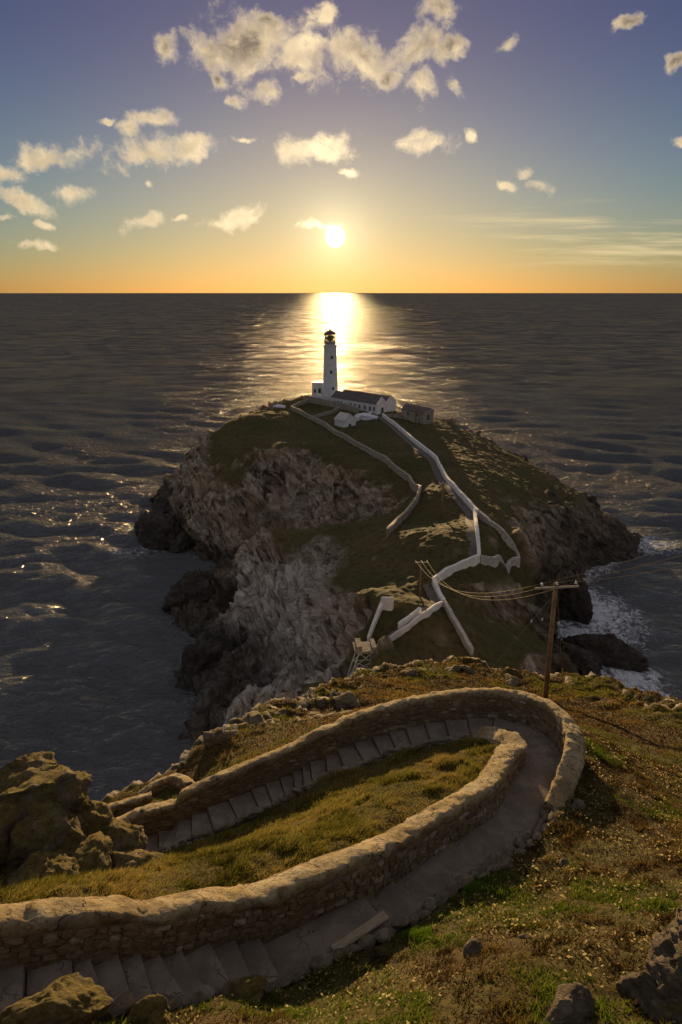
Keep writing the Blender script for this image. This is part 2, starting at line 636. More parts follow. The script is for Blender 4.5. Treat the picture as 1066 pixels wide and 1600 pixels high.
# ------------------------------------------------------------------ materials of land and sea
def m_sea():
    def f(k, b):
        p = pos(k)
        rot = k.n('ShaderNodeMapping', {'Vector': p, 'Rotation': (0, 0, math.radians(-12)), 'Scale': (0.62, 1.0, 1.0)}).outputs[0]
        gust = k.noise(p, 0.011, 3.0, 0.55)
        g = k.ss(gust, 0.35, 0.65, 0.7, 1.2)
        # slopes of the ripples that are too small to build, added up over several sizes
        S = None
        yy = k.n('ShaderNodeSeparateXYZ', {0: p}).outputs[1]
        far = k.ss(yy, 180.0, 800.0)
        for sc, am, onlyfar in SEA['ripples']:
            t = k.v('SCALE', k.v('SUBTRACT', k.noise(rot, sc, 1.0, 0.5, col=True), (0.5, 0.5, 0.5)), s=k.m('MULTIPLY', far, am) if onlyfar else k.m('MULTIPLY', k.m('SUBTRACT', 1.0, k.m('MULTIPLY', far, 0.5)), am))
            S = t if S is None else k.v('ADD', S, t)
        # seas running in are steeper on the shoreward face
        S = k.v('ADD', k.v('MULTIPLY', k.v('SCALE', S, s=g), (0.8, 1.0, 0.0)), (0.0, -0.075, 0.0))
        nrm = k.v('NORMALIZE', k.v('ADD', S, k.n('ShaderNodeNewGeometry').outputs['Normal']))
        w1 = k.noise(rot, 0.30, 2.0, 0.5)
        w2 = k.noise(rot, 0.85, 4.0, 0.6, dist=0.5)
        h = k.m('ADD', k.m('MULTIPLY', w1, 0.75), k.m('MULTIPLY', w2, k.m('MULTIPLY', g, 0.95)))
        bp = k.n('ShaderNodeBump', {'Strength': 1.0, 'Distance': SEA['bump'], 'Height': h, 'Normal': nrm})
        k.put(b.inputs['Normal'], bp)
        fo = k.n('ShaderNodeAttribute', attribute_name='foam').outputs['Fac']
        fn = k.noise(k.v('MULTIPLY', p, (1.0, 0.7, 1.0)), 0.55, 8.0, 0.72, dist=1.4)
        fm = k.m('MULTIPLY', k.ss(fo, 0.0, 0.25), k.ss(k.m('ADD', fn, k.m('MULTIPLY', fo, 0.30)), 0.54, 0.78))
        cap = k.m('MULTIPLY', k.ss(k.noise(rot, 0.35, 6.0, 0.7), 0.725, 0.77), 0.7)
        fm = k.m('MAXIMUM', fm, cap)
        # choppy, foam-flecked water: a matt slate body under a broken gloss
        k.put(b.inputs['Base Color'], k.mix(fm, SEA['body'], (0.70, 0.74, 0.80)))
        b.inputs['Roughness'].default_value = 0.9
        b.inputs['Specular IOR Level'].default_value = 0.0
        gl = k.n('ShaderNodeBsdfGlossy', {'Color': (1.0, 0.98, 0.96), 'Roughness': SEA['rough'], 'Normal': bp.outputs[0]})
        fr = k.n('ShaderNodeFresnel', {'IOR': 1.333, 'Normal': bp.outputs[0]})
        fac = k.m('MULTIPLY', k.m('ADD', 0.008, k.m('MULTIPLY', fr.outputs[0], k.ss(yy, 150.0, 360.0, 0.36, SEA['fres']))), k.m('SUBTRACT', 1.0, fm))
        mx = k.n('ShaderNodeMixShader', {0: fac, 1: b.outputs[0], 2: gl.outputs[0]})
        out = [n for n in k.t.nodes if n.type == 'OUTPUT_MATERIAL'][0]
        k.put(out.inputs[0], mx)
    return principled('sea_water', f, 0.12, 0.5)


SEA = dict(fres=0.05, bump=1.35, rough=0.10, body=(0.095, 0.102, 0.110), ripples=[(0.014, 0.8, True), (0.045, 1.5, True), (0.12, 1.2, True), (0.6, 0.7, False), (2.4, 0.7, False)])


def m_island():
    def f(k, b):
        p = pos(k)
        rk = k.n('ShaderNodeAttribute', attribute_name='rock').outputs['Fac']
        gr = k.n('ShaderNodeAttribute', attribute_name='grey').outputs['Fac']
        z = k.n('ShaderNodeSeparateXYZ', {0: p}).outputs[2]
        # turf
        n1 = k.noise(p, 0.07, 5.0, 0.6)
        n2 = k.noise(p, 0.9, 6.0, 0.65)
        turf = k.mix(k.ss(n1, 0.35, 0.65), (0.075, 0.070, 0.022), (0.115, 0.088, 0.035))
        turf = k.mix(k.ss(n2, 0.42, 0.72), turf, (0.050, 0.042, 0.018))
        turf = k.mix(k.m('MULTIPLY', k.ss(k.noise(p, 2.2, 4.0, 0.7), 0.62, 0.72), 0.5), turf, (0.20, 0.165, 0.095))
        # rock: beds seen on edge, stained
        pw = k.v('ADD', p, k.v('SCALE', k.v('SUBTRACT', k.noise(p, 0.035, 2.0, 0.5, col=True), (0.5, 0.5, 0.5)), s=14.0))
        q = k.n('ShaderNodeCombineXYZ', {0: k.v('DOT_PRODUCT', pw, (0.34, 0.0, -0.26)), 1: k.v('DOT_PRODUCT', pw, (0.05, 0.5, 0.0)), 2: k.v('DOT_PRODUCT', pw, (0.80, -0.2, 1.0))}).outputs[0]
        s1 = k.noise(q, 0.42, 6.0, 0.60, dist=0.9)
        s2 = k.noise(p, 1.7, 8.0, 0.7)
        rockc = k.ramp(s1, [(0.36, (0.05, 0.036, 0.025)), (0.46, (0.23, 0.175, 0.12)), (0.55, (0.38, 0.30, 0.215)), (0.66, (0.52, 0.45, 0.365))])
        rockc = k.mix(k.ss(s2, 0.50, 0.80), rockc, (0.13, 0.10, 0.072))
        rockc = k.mix(k.m('MULTIPLY', k.ss(k.noise(p, 0.12, 4.0, 0.6), 0.5, 0.68), 0.55), rockc, (0.28, 0.17, 0.09))
        lich = k.m('MULTIPLY', k.ss(k.noise(p, 0.2, 6.0, 0.7), 0.55, 0.7), 0.5)
        rockc = k.mix(lich, rockc, (0.24, 0.19, 0.075))
        grey = k.mix(0.75, rockc, k.ramp(s1, [(0.34, (0.10, 0.085, 0.07)), (0.47, (0.36, 0.325, 0.28)), (0.66, (0.60, 0.565, 0.51))]))
        rockc = k.mix(gr, rockc, grey)
        crack = k.n('ShaderNodeTexVoronoi', {'Vector': k.v('ADD', q, k.v('SCALE', k.noise(p, 0.5, 4.0, 0.6, col=True), s=1.2)), 'Scale': 0.5}, feature='DISTANCE_TO_EDGE').outputs[0]
        rockc = k.mix(k.ss(crack, 0.03, 0.0, 0.0, 0.4), rockc, (0.03, 0.024, 0.018))
        # tide-washed, weed-dark foot of the cliffs; gorge shade painted in, right slope darkened
        wet_and_shade = k.n('ShaderNodeAttribute', attribute_name='dark').outputs['Fac']
        rockc = k.mix(k.m('MULTIPLY', wet_and_shade, k.ss(k.noise(p, 0.4, 5.0, 0.65), 0.2, 0.6, 0.97, 0.75)), rockc, (0.022, 0.018, 0.014))
        k.put(b.inputs['Base Color'], k.mix(rk, turf, rockc))
        h = k.m('ADD', k.m('MULTIPLY', s1, k.m('ADD', 0.25, rk)), k.m('ADD', k.m('MULTIPLY', s2, 0.5), k.m('MULTIPLY', k.ss(crack, 0.0, 0.08), k.m('MULTIPLY', rk, 0.35))))
        bump(k, b, h, 0.9, 0.65)
    return principled('island_rock_and_turf', f, 0.92, 0.15)


# ------------------------------------------------------------------ the island
ISL_T = []


def ip(*rows):
    for px, py, c in rows:
        w = at_c(px, py, c)
        ISL_T.append((w[0], w[1], c + CAMZ))


def iw(*rows):
    for x, y, c in rows:
        ISL_T.append((x, y, c + CAMZ))


# top: lighthouse yard, ridge, the fall to the right, the left cliff and the grey spur
ip((517, 626, -44), (497, 618, -44), (589, 648, -45.5), (618, 640, -45.4), (652, 658, -46.2), (540, 671, -46.4),
   (455, 638, -45.4), (530, 677, -46.6), (600, 722, -47.2), (655, 770, -47.8), (605, 838, -49.5), (640, 690, -46.6), (685, 722, -47),
   (716, 772, -47.2), (745, 806, -47.6), (747, 876, -48.7), (676, 913, -49.2), (690, 948, -49.6), (595, 1014, -50.2), (700, 800, -48),
   (690, 812, -48.8), (656, 930, -50), (630, 880, -50), (735, 1024, -53.4), (808, 878, -51), (570, 1040, -52.5), (640, 1010, -52), (650, 980, -50.3),
   (600, 960, -50.2), (560, 950, -52),
   (420, 622, -44.6), (360, 651, -48.4), (320, 676, -51.5), (290, 702, -56), (268, 745, -67),
   (420, 680, -48.5), (380, 700, -51), (480, 690, -48), (430, 722, -52), (345, 725, -54.5), (345, 752, -57.6), (310, 765, -62),
   (389, 738, -55.8), (436, 742, -56.0), (460, 722, -51.5), (504, 711, -48.6), (533, 698, -47.6), (575, 722, -48.6),
   (416, 834, -70.6), (487, 822, -65.0), (521, 830, -63.8), (560, 832, -60.2), (590, 815, -56.5), (612, 800, -51.0), (450, 785, -63), (500, 770, -57.5), (550, 770, -55),
   (400, 852, -59.3), (450, 840, -56.6), (505, 838, -54.2), (560, 842, -52.8), (530, 862, -54.0), (590, 920, -51.8), (560, 880, -53.0), (500, 850, -55.8),
   (385, 900, -67), (420, 930, -65), (480, 940, -59.5), (540, 960, -54), (500, 1010, -62.5), (440, 1010, -70), (560, 1010, -55.5), (520, 1050, -64),
   (470, 1080, -70), (580, 1055, -58), (330, 950, -73.5), (310, 940, -74.5), (340, 1070, -73), (330, 1100, -73.5), (400, 1070, -73.5), (420, 1100, -74),
   (370, 1130, -73.5),
   (680, 657, -46.6), (720, 672, -49), (760, 691, -52.2), (805, 716, -56), (850, 746, -60.5), (900, 782, -66), (960, 823, -74),
   (800, 760, -52), (860, 800, -58.5), (780, 820, -49.5), (850, 850, -58), (900, 850, -65.5), (835, 890, -54.5), (880, 890, -66), (940, 850, -72.5),
   (790, 900, -53), (760, 930, -54), (730, 960, -52.5))
iw((-40, 312, -50), (-20, 325, -52), (10, 318, -52), (35, 300, -53), (20, 290, -46.5), (55, 270, -55), (75, 245, -63), (0, 305, -45.5), (-58, 275, -60),
   (2, 84, -52), (10, 86, -53), (22, 92, -54), (30, 104, -56), (38, 120, -59), (-10, 95, -60), (-24, 187, -72), (-10, 178, -67))
T_ISL = TPS(ISL_T, 0.3)

_cp = [(337, 1180, 2.2), (308, 1123, 1.3), (292, 1048, 1.2), (335, 1036, 2.0), (374, 1027, 3.0), (322, 1006, 2.2), (288, 980, 2.0), (284, 955, 2.0), (296, 922, 1.6), (366, 908, 2.2),
       (372, 892, 3.2), (345, 884, 3.0), (303, 868, 2.2), (272, 846, 1.8), (258, 815, 1.8), (246, 790, 1.5)]
COAST = [(*at_c(a, b, -78.0)[:2], kk) for a, b, kk in _cp]
COAST += [(-72, 268, 1.3), (-58, 300, 1.3), (-36, 332, 1.4), (0, 342, 1.4), (36, 324, 1.4), (66, 290, 1.2), (90, 250, 1.1)]
COAST += [(*at_c(a, b, -78.0)[:2], kk) for a, b, kk in [(1000, 838, 1.0), (985, 856, 1.2), (935, 888, 1.8), (893, 926, 2.2), (888, 960, 2.5), (872, 1000, 2.8), (842, 1048, 2.8)]]
COAST += [(43, 106, 3.5), (34, 78, 3.5), (12, 66, 4.0), (-6, 74, 5.0), (-20, 90, 3.2)]
COAST.append(COAST[0])
_cs = np.concatenate([[0], np.cumsum([math.hypot(b[0] - a[0], b[1] - a[1]) for a, b in zip(COAST[:-1], COAST[1:])])])


def isl_h(x, y, crag=True):
    shp = np.shape(x)
    X, Y = np.ravel(x).astype(float), np.ravel(y).astype(float)
    P = xyz(X, Y)
    wx = 3.5 * fbm(P / 14.0, 3, seed=3) + 1.1 * fbm(P / 3.4, 3, seed=8)
    d, s, _ = seg_dist(X + wx, Y + 2.5 * fbm(P / 12.0, 3, seed=4), COAST)
    ins = inside(X + wx, Y + 2.5 * fbm(P / 12.0, 3, seed=4), COAST)
    d = np.where(ins, d, -d)
    kk = np.interp(s, _cs, [c[2] for c in COAST])
    cl = np.where(d > 0, -1.0 + kk * d * (1 - 0.25 * np.clip(d / 30, 0, 1)), -1.0 + 0.7 * d)
    t = T_ISL(X, Y)
    t = t + 0.4 * fbm(P / 22.0, 3, seed=21) + 0.22 * fbm(P / 4.0, 3, seed=22)
    q = np.clip((cl - t) / 3.0 + 0.5, 0, 1)
    h = cl * (1 - q) + t * q - 3.0 * q * (1 - q) * 0.5
    return np.clip(h, -7.0, None).reshape(shp)


W_LINES = [[(598, 652), (617, 666), (640, 686), (664, 706), (682, 722), (692, 742), (702, 758), (716, 774), (731, 790), (746, 806)],
           [(741, 805), (744, 830), (748, 878)], [(748, 879), (722, 889), (698, 899), (677, 914)], [(677, 914), (684, 930), (693, 948)],
           [(693, 949), (668, 963), (640, 984), (615, 1002), (596, 1015)], [(693, 949), (706, 970), (720, 995), (737, 1026)],
           [(748, 808), (765, 822), (790, 845), (805, 862), (811, 880)], [(811, 880), (796, 886), (775, 882), (750, 879)],
           [(455, 641), (480, 653), (510, 668), (522, 678), (545, 690), (580, 711), (610, 730), (640, 752), (657, 769), (652, 785), (640, 802), (620, 822), (606, 839)],
           [(575, 1012), (582, 990), (590, 968), (597, 952)], [(656, 934), (690, 811)]]


def isl_hit(px, py, t0=70.0, t1=420.0):
    d = ray(px, py)
    T = np.arange(t0, t1, 0.25)
    P = d[None] * T[:, None] + np.array([0, 0, CAMZ])
    h = isl_h(P[:, 0], P[:, 1])
    i = np.argmax(P[:, 2] < h)
    return P[i]


def build_island():
    ys = [72.0]
    while ys[-1] < 345:
        ys.append(ys[-1] + 0.26 + 0.0021 * (ys[-1] - 72))
    ys = np.array(ys)
    xs = np.arange(-86, 112, 0.47)
    X, Y = np.meshgrid(xs, ys)
    H = isl_h(X, Y)
    gy, gx = np.gradient(H, ys, xs)
    # smoothed slope decides between turf and bare rock
    sl = np.hypot(gx, gy)
    ker = 5
    pad = np.pad(sl, ker, mode='edge')
    cs = pad.cumsum(0).cumsum(1)
    w = 2 * ker
    sm = (cs[w:, w:] - cs[:-w, w:] - cs[w:, :-w] + cs[:-w, :-w]) / (w * w)
    sm = sm[:H.shape[0], :H.shape[1]]
    P = xyz(X, Y, H.ravel())
    rock = sstep(sm.ravel() + 0.34 * fbm(P / 9.0, 3, seed=31) + 0.30 * fbm(P / 2.2, 3, seed=32), 0.60, 0.92)
    # the grey spur that runs down to the water below the bridge and the cliff under the wall are bare
    grey = sstep(fbm(P / 12.0, 2, seed=40) * 12 + (150 - Y.ravel()) - 0.15 * X.ravel() * 0, -6, 10) * sstep(-X.ravel(), -4, 6)
    rock = np.maximum(rock, grey * sstep(sm.ravel() + 0.25 * fbm(P / 4.0, 3, seed=35), 0.38, 0.62))
    # turf stays sound along the walls
    wd = np.full(X.size, 99.0)
    for ln in W_LINES:
        wd = np.minimum(wd, seg_dist(X, Y, np.array([isl_hit(*q) for q in ln]))[0])
    rock = np.maximum(rock, sstep(-H.ravel(), -12, -7))
    sound = sstep(wd, 1.6, 5.0)
    rock = rock * sound
    dark = np.maximum(sstep(P[:, 0], 10, 24) * sstep(-Y.ravel(), -175, -150) * sstep(-H.ravel(), -25, -15), sstep(-H.ravel() - 5 * fbm(P / 9.0, 3, seed=44), -9, -4))  # gorge shade painted into its weedy rock; low band is tide stain
    dark = np.maximum(dark, 0.75 * sstep(P[:, 0] + 8 * fbm(P / 12.0, 2, seed=46), 44, 56) * sstep(-H.ravel(), -27, -18))  # lower part of the right slope darkened by region
    N = np.stack([-gx.ravel(), -gy.ravel(), np.ones(H.size)], 1)
    N /= np.linalg.norm(N, axis=1, keepdims=True)
    # beds: tilted and folded saw-tooth ledges, plus blocky joints
    sv = np.array([0.62, -0.15, 0.77])
    fold = 5.0 * fbm(P / 26.0, 2, seed=50)
    t = P @ sv + fold + 0.8 * fbm(P / 3.0, 2, seed=51)
    t1 = t / 2.6
    t2 = t / 0.85
    saw = 1.25 * (t1 - np.floor(t1)) + 0.42 * (t2 - np.floor(t2))
    jv = np.array([0.7, -0.65, 0.3])
    j = (P @ jv + 1.6 * fbm(P / 5.0, 2, seed=52)) / 3.1
    saw = saw + 0.5 * np.abs((j - np.floor(j)) - 0.5)
    crag = 3.8 * fbm(P * np.array([1, 1, 0.45]) / 15.0, 3, 0.5, seed=57, ridged=True) + 2.2 * fbm(P * np.array([1, 1, 0.6]) / 5.5, 4, 0.55, seed=53, ridged=True) + 0.5 * fbm(P / 1.3, 3, seed=54)
    D = rock * (saw + crag - 2.3) + (1 - rock) * (0.34 * fbm(P / 1.8, 3, seed=55) + 0.20 * fbm(P / 0.8, 2, seed=56))
    V = P + N * D[:, None]
    keep = (H.ravel() > -5.5)
    F = grid_faces(*H.shape)
    F = F[keep[F].any(1)]
    used = np.zeros(len(V), bool)
    used[F.ravel()] = True
    idx = np.cumsum(used) - 1
    me = mesh_np('island', V[used], idx[F])
    attr(me, 'rock', rock[used])
    attr(me, 'grey', grey[used])
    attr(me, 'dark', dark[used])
    o = link('island', me, m_island())
    tag(o, kind='structure')


build_island()

# ------------------------------------------------------------------ the sea: one sheet to the horizon, finer rows near the shore
def build_sea():
    nr, nc = 540, 400
    el = np.linspace(math.radians(60), math.radians(0.09), nr) ** 1.0
    r = CAMZ / np.tan(el)
    az = np.linspace(math.radians(-62), math.radians(62), nc)
    R, A = np.meshgrid(r, az, indexing='ij')
    X, Y = R * np.sin(A), R * np.cos(A)
    dr = np.gradient(r)[:, None] * np.ones_like(X)
    sp = np.maximum(dr, R * (az[1] - az[0]))
    rg = np.random.default_rng(5)
    Z = np.zeros_like(X)
    Pf = xyz(X, Y)
    wob = 14 * fbm(Pf / 120.0, 2, seed=91).reshape(X.shape)
    env = 0.75 + 0.5 * fbm(Pf / 45.0, 2, seed=92).reshape(X.shape)
    for i in range(70):
        L = 2.6 * (34 / 2.6) ** rg.uniform() 
        th = math.radians(-100 + rg.normal() * 26)       # swell from the left, towards the shore
        kx, ky = math.cos(th) * 2 * math.pi / L, math.sin(th) * 2 * math.pi / L
        amp = 0.0105 * L ** 0.95 * rg.uniform(0.5, 1.2) * 0.72
        ph = rg.uniform(0, 6.28)
        fade = sstep(L / sp, 2.6, 5.0)
        s = np.sin(kx * X + ky * (Y + wob) + ph)
        Z += amp * fade * (s + 0.25 * np.cos(2 * (kx * X + ky * (Y + wob) + ph)))
    Z *= env
    V = xyz(X, Y, Z.ravel())
    me = mesh_np('sea', V, grid_faces(nr, nc))
    # surf round the exposed foot of the rocks
    near = (np.abs(X.ravel() - 20) < 110) & (Y.ravel() > 70) & (Y.ravel() < 350)
    foam = np.zeros(X.size)
    h = isl_h(X.ravel()[near], Y.ravel()[near])
    edge = sstep(h, -5.2, -1.0) * 0.55
    q = np.zeros_like(h)
    for (cx, cy, rx, ry, a) in FOAM:
        e = 1 - np.hypot((X.ravel()[near] - cx) / rx, (Y.ravel()[near] - cy) / ry)
        q = np.maximum(q, np.clip(e, 0, 1) * a)
    right = sstep(X.ravel()[near], 15, 60) * 0.8 + 0.2
    foam[near] = np.maximum(edge * right, q)
    attr(me, 'foam', foam)
    o = link('sea', me, m_sea())
    tag(o, kind='structure')


FOAM = []
for (px, py, rx, ry, a) in [(925, 955, 15, 26, 0.95), (900, 930, 12, 14, 0.9), (985, 1062, 10, 14, 1.0), (935, 1060, 8, 12, 0.8), (1010, 850, 16, 12, 0.75), (905, 990, 9, 12, 0.9), (960, 985, 12, 16, 0.6), (210, 862, 14, 10, 0.35)]:
    w = at_c(px, py, -CAMZ)
    FOAM.append((w[0], w[1], rx, ry, a))
build_sea()


# ------------------------------------------------------------------ the mainland slope and the stepped path
# every riser of the path: pixel at the wall side, pixel at the outer side, level of the tread above it
EDGES = [((-70, 1530), (-110, 1612), -9.30), ((40, 1516), (30, 1590), -9.55), ((113, 1507), (118, 1575), -9.73), ((151, 1503), (160, 1570), -9.9), ((190, 1493), (204, 1566), -10.1),
         ((223, 1490), (242, 1572), -10.3), ((259, 1486), (283, 1564), -10.5), ((290, 1480), (317, 1552), -10.7), ((334, 1473), (358, 1538), -10.9),
         ((369, 1468), (395, 1530), -11.1), ((406, 1467), (438, 1524), -11.3), ((572, 1407), (606, 1442), -11.5), ((589, 1397), (626, 1434), -11.68),
         ((621, 1379), (660, 1410), -11.86), ((637, 1371), (679, 1399), -12.04), ((680, 1341), (722, 1369), -12.22), ((765, 1285), (812, 1304), -12.4),
         ((788, 1259), (840, 1270), -12.58), ((814, 1191), (880, 1200), -12.85)]
MIDS = [((840, 1166), -13.05), ((818, 1147), -13.25), ((770, 1137), -13.45), ((700, 1141), -13.62), ((640, 1152), -13.8), ((590, 1166), -13.98), ((535, 1187), -14.2),
        ((511, 1196), -14.4), ((487, 1207), -14.6), ((474, 1214), -14.75), ((460, 1222), -14.92), ((443, 1232), -15.1), ((400, 1250), -15.28), ((330, 1280), -15.45),
        ((300, 1293), -15.62), ((274, 1304), -15.8), ((261, 1310), -15.98), ((248, 1316), -16.15), ((205, 1336), -16.3), ((120, 1376), -16.5)]
PW = 1.3                                   # width of the path
path_pts = []
for (a, b, c) in EDGES:
    m = (at_c(*a, c) + at_c(*b, c)) / 2
    path_pts.append(m)
for (a, c) in MIDS:
    path_pts.append(at_c(*a, c))
path_pts = np.array(path_pts)
path_hw = np.array([max(0.42, np.linalg.norm(at_c(*a, c) - at_c(*b, c)) / 2) for (a, b, c) in EDGES] + [0.58] * 3 + [0.52] * (len(MIDS) - 3))
path_hw[0:4] = 0.46
for _ in range(3):
    path_hw[1:-1] = 0.25 * path_hw[:-2] + 0.5 * path_hw[1:-1] + 0.25 * path_hw[2:]
_ps = np.concatenate([[0], np.cumsum(np.linalg.norm(np.diff(path_pts[:, :2], axis=0), axis=1))])
CL = smooth_line(np.column_stack([path_pts, path_hw]), 0.08)        # x, y, level, half width
CLN = normals2(CL)
CLS = np.concatenate([[0], np.cumsum(np.linalg.norm(np.diff(CL[:, :2], axis=0), axis=1))])
_d, EDGE_S, _ = seg_dist(path_pts[:, 0], path_pts[:, 1], CL)
S_TURN = EDGE_S[18]          # where the path begins its bend
S_END = CLS[-1]


def cl_at(s, off):
    """point beside the centre line at arc length s, off metres to the left of travel, with the path level there"""
    x = np.interp(s, CLS, CL[:, 0]) + off * np.interp(s, CLS, CLN[:, 0])
    y = np.interp(s, CLS, CL[:, 1]) + off * np.interp(s, CLS, CLN[:, 1])
    return np.array([x, y, np.interp(s, CLS, CL[:, 2])])


def hw_at(s):
    return np.interp(s, CLS, CL[:, 3])


def plane_c(px, py, dz=0.0):
    """the pixel's point on the broad even slope of the hillside"""
    d = ray(px, py)
    r = -d[2] / d[1]
    Y = 5.6 / (r - 0.51)
    return -r * Y + dz


MAIN = []


def mp_(px, py, c):
    w = at_c(px, py, c)
    MAIN.append((w[0], w[1], w[2]))


for (px, py) in [(1066, 1600), (800, 1600), (560, 1600), (1200, 1500), (1066, 1400), (900, 1450), (750, 1520), (1066, 1250), (950, 1330), (1000, 1180),
                 (950, 1120), (1066, 1140), (1250, 1300), (1250, 1150)]:
    mp_(px, py, plane_c(px, py))
for (px, py, c) in [(300, 1610, -9.6), (60, 1640, -8.6), (-150, 1650, -8.2), (852, 1095, -25.0), (600, 1085, -23.2), (700, 1062, -26.2), (480, 1125, -20.4), (900, 1075, -26.4), (780, 1080, -25.6),
                    (330, 1168, -19.2), (400, 1125, -20.4), (450, 1108, -22), (560, 1064, -26.2), (650, 1045, -28.0), (700, 1040, -28.2), (780, 1053, -27.8), (850, 1065, -27.6), (930, 1066, -27.2), (1066, 1112, -23.4),
                    (300, 1222, -18.9), (240, 1258, -18.6), (140, 1298, -18.6), (0, 1350, -18.3), (200, 1290, -17.4), (380, 1200, -16.9), (1300, 1190, -19.5),
                    (20, 1400, -10.6), (60, 1390, -11.2), (-100, 1400, -10.4), (130, 1360, -13.2), (60, 1330, -13.5), (-100, 1300, -14.0)]:
    mp_(px, py, c)
for s in np.arange(0.3, S_END, 1.1):
    hw = hw_at(s)
    lower = s < S_TURN - 0.2
    upper = s > S_TURN + 4.2
    if lower:
        p = cl_at(s, -(hw + 0.55))
        MAIN.append((p[0], p[1], p[2] + 0.26))
        if s < S_TURN - 1.0:
            p = cl_at(s, hw + 0.75)
            MAIN.append((p[0], p[1], p[2] + 0.42))
    else:
        p = cl_at(s, -(hw + 0.85))
        MAIN.append((p[0], p[1], p[2] - 0.15))
        if upper:
            p = cl_at(s, hw + 0.45)
            MAIN.append((p[0], p[1], p[2] + 0.22))
MAIN.append((-2, -6, 76.0))
MAIN.append((8, -6, 75.0))
MAIN.append((-9, -2, 74.5))
T_MAIN = TPS(MAIN, 0.02)

_ed = [(-330, 1380, -19.5), (-60, 1340, -19.8), (118, 1290, -20.2), (200, 1248, -20.6), (285, 1222, -20.2), (326, 1170, -19.6), (392, 1124, -20.8), (450, 1107, -22.2), (556, 1063, -26.6), (650, 1043, -28.4),
       (704, 1038, -28.6), (782, 1052, -28.2), (850, 1064, -28), (930, 1065, -27.6), (1066, 1110, -23.6), (1240, 1180, -20.5)]
EDGE_LINE = [at_c(a, b, c)[:2] for a, b, c in _ed]
EDGE_LINE = [np.array([-60.0, 13.0])] + EDGE_LINE + [np.array([60.0, 22.0])]


def main_raw(x, y):
    X, Y = np.ravel(x).astype(float), np.ravel(y).astype(float)
    P = xyz(X, Y)
    t = T_MAIN(X, Y)
    d, s, side = seg_dist(X + 0.9 * fbm(P / 2.5, 3, seed=61), Y + 0.9 * fbm(P / 2.5, 3, seed=62), EDGE_LINE)
    d = d * -side                      # inland positive (the sea lies to the left of travel)
    rough = sstep(d, 9, -1)
    # broken rock along the brink
    crag = 1.0 * fbm(P / 2.6, 4, 0.5, seed=63, ridged=True) + 0.15 * fbm(P / 0.7, 3, seed=64)
    t = t + rough * sstep(Y, 22, 30) * crag * 0.85
    t = t + 0.10 * fbm(P / 1.4, 3, seed=65) + 0.07 * np.abs(fbm(P / 0.6, 2, seed=67)) + 0.05 * fbm(P / 0.4, 2, seed=66)
    drop = np.clip(-d, 0, None)
    t = t - (0.6 * drop + 3.2 * np.clip(drop - 0.8, 0, None)) - 0.0
    return t, d


def main_h(x, y):
    shp = np.shape(x)
    X, Y = np.ravel(x).astype(float), np.ravel(y).astype(float)
    t, d = main_raw(X, Y)
    q, s, side = seg_dist(X, Y, CL[::3])
    hw = np.interp(s, CLS, CL[:, 3])
    lev = np.interp(s, CLS, CL[:, 2])
    w = sstep(q, hw + 0.04, hw + 0.42)
    t = np.where(q < hw + 0.42, (lev - 0.36) * (1 - w) + t * w, t)
    return np.clip(t, -4.0, None).reshape(shp)


def main_hit(px, py, t0=3.0, t1=90.0):
    d = ray(px, py)
    T = np.arange(t0, t1, 0.05)
    P = d[None] * T[:, None] + np.array([0, 0, CAMZ])
    h = main_h(P[:, 0], P[:, 1])
    i = np.argmax(P[:, 2] < h)
    return P[i]


def m_ground():
    def f(k, b):
        p = pos(k)
        rk = k.n('ShaderNodeAttribute', attribute_name='rock').outputs['Fac']
        n1 = k.noise(p, 0.45, 5.0, 0.6)
        n2 = k.noise(p, 5.0, 6.0, 0.65)
        c = k.mix(k.ss(n1, 0.38, 0.62), (0.075, 0.052, 0.022), (0.085, 0.075, 0.022))
        c = k.mix(k.ss(n2, 0.45, 0.7), c, (0.035, 0.025, 0.012))
        c = k.mix(k.m('MULTIPLY', k.ss(k.noise(p, 16.0, 3.0, 0.6), 0.6, 0.72), 0.6), c, (0.20, 0.15, 0.06))
        s1 = k.noise(k.n('ShaderNodeMapping', {'Vector': p, 'Rotation': (0.4, 0.5, 0.3), 'Scale': (0.5, 0.5, 2.2)}).outputs[0], 2.2, 8.0, 0.68, dist=0.4)
        r = k.ramp(s1, [(0.3, (0.07, 0.058, 0.045)), (0.5, (0.26, 0.23, 0.19)), (0.72, (0.46, 0.43, 0.38))])
        k.put(b.inputs['Base Color'], k.mix(k.m('MULTIPLY', rk, k.ss(k.m('ADD', n2, rk), 0.9, 1.2)), c, r))
        bump(k, b, k.m('ADD', n2, k.m('MULTIPLY', k.noise(p, 26.0, 4.0, 0.65), 0.5)), 0.9, 0.08)
    return principled('hillside_soil', f, 0.95, 0.1)


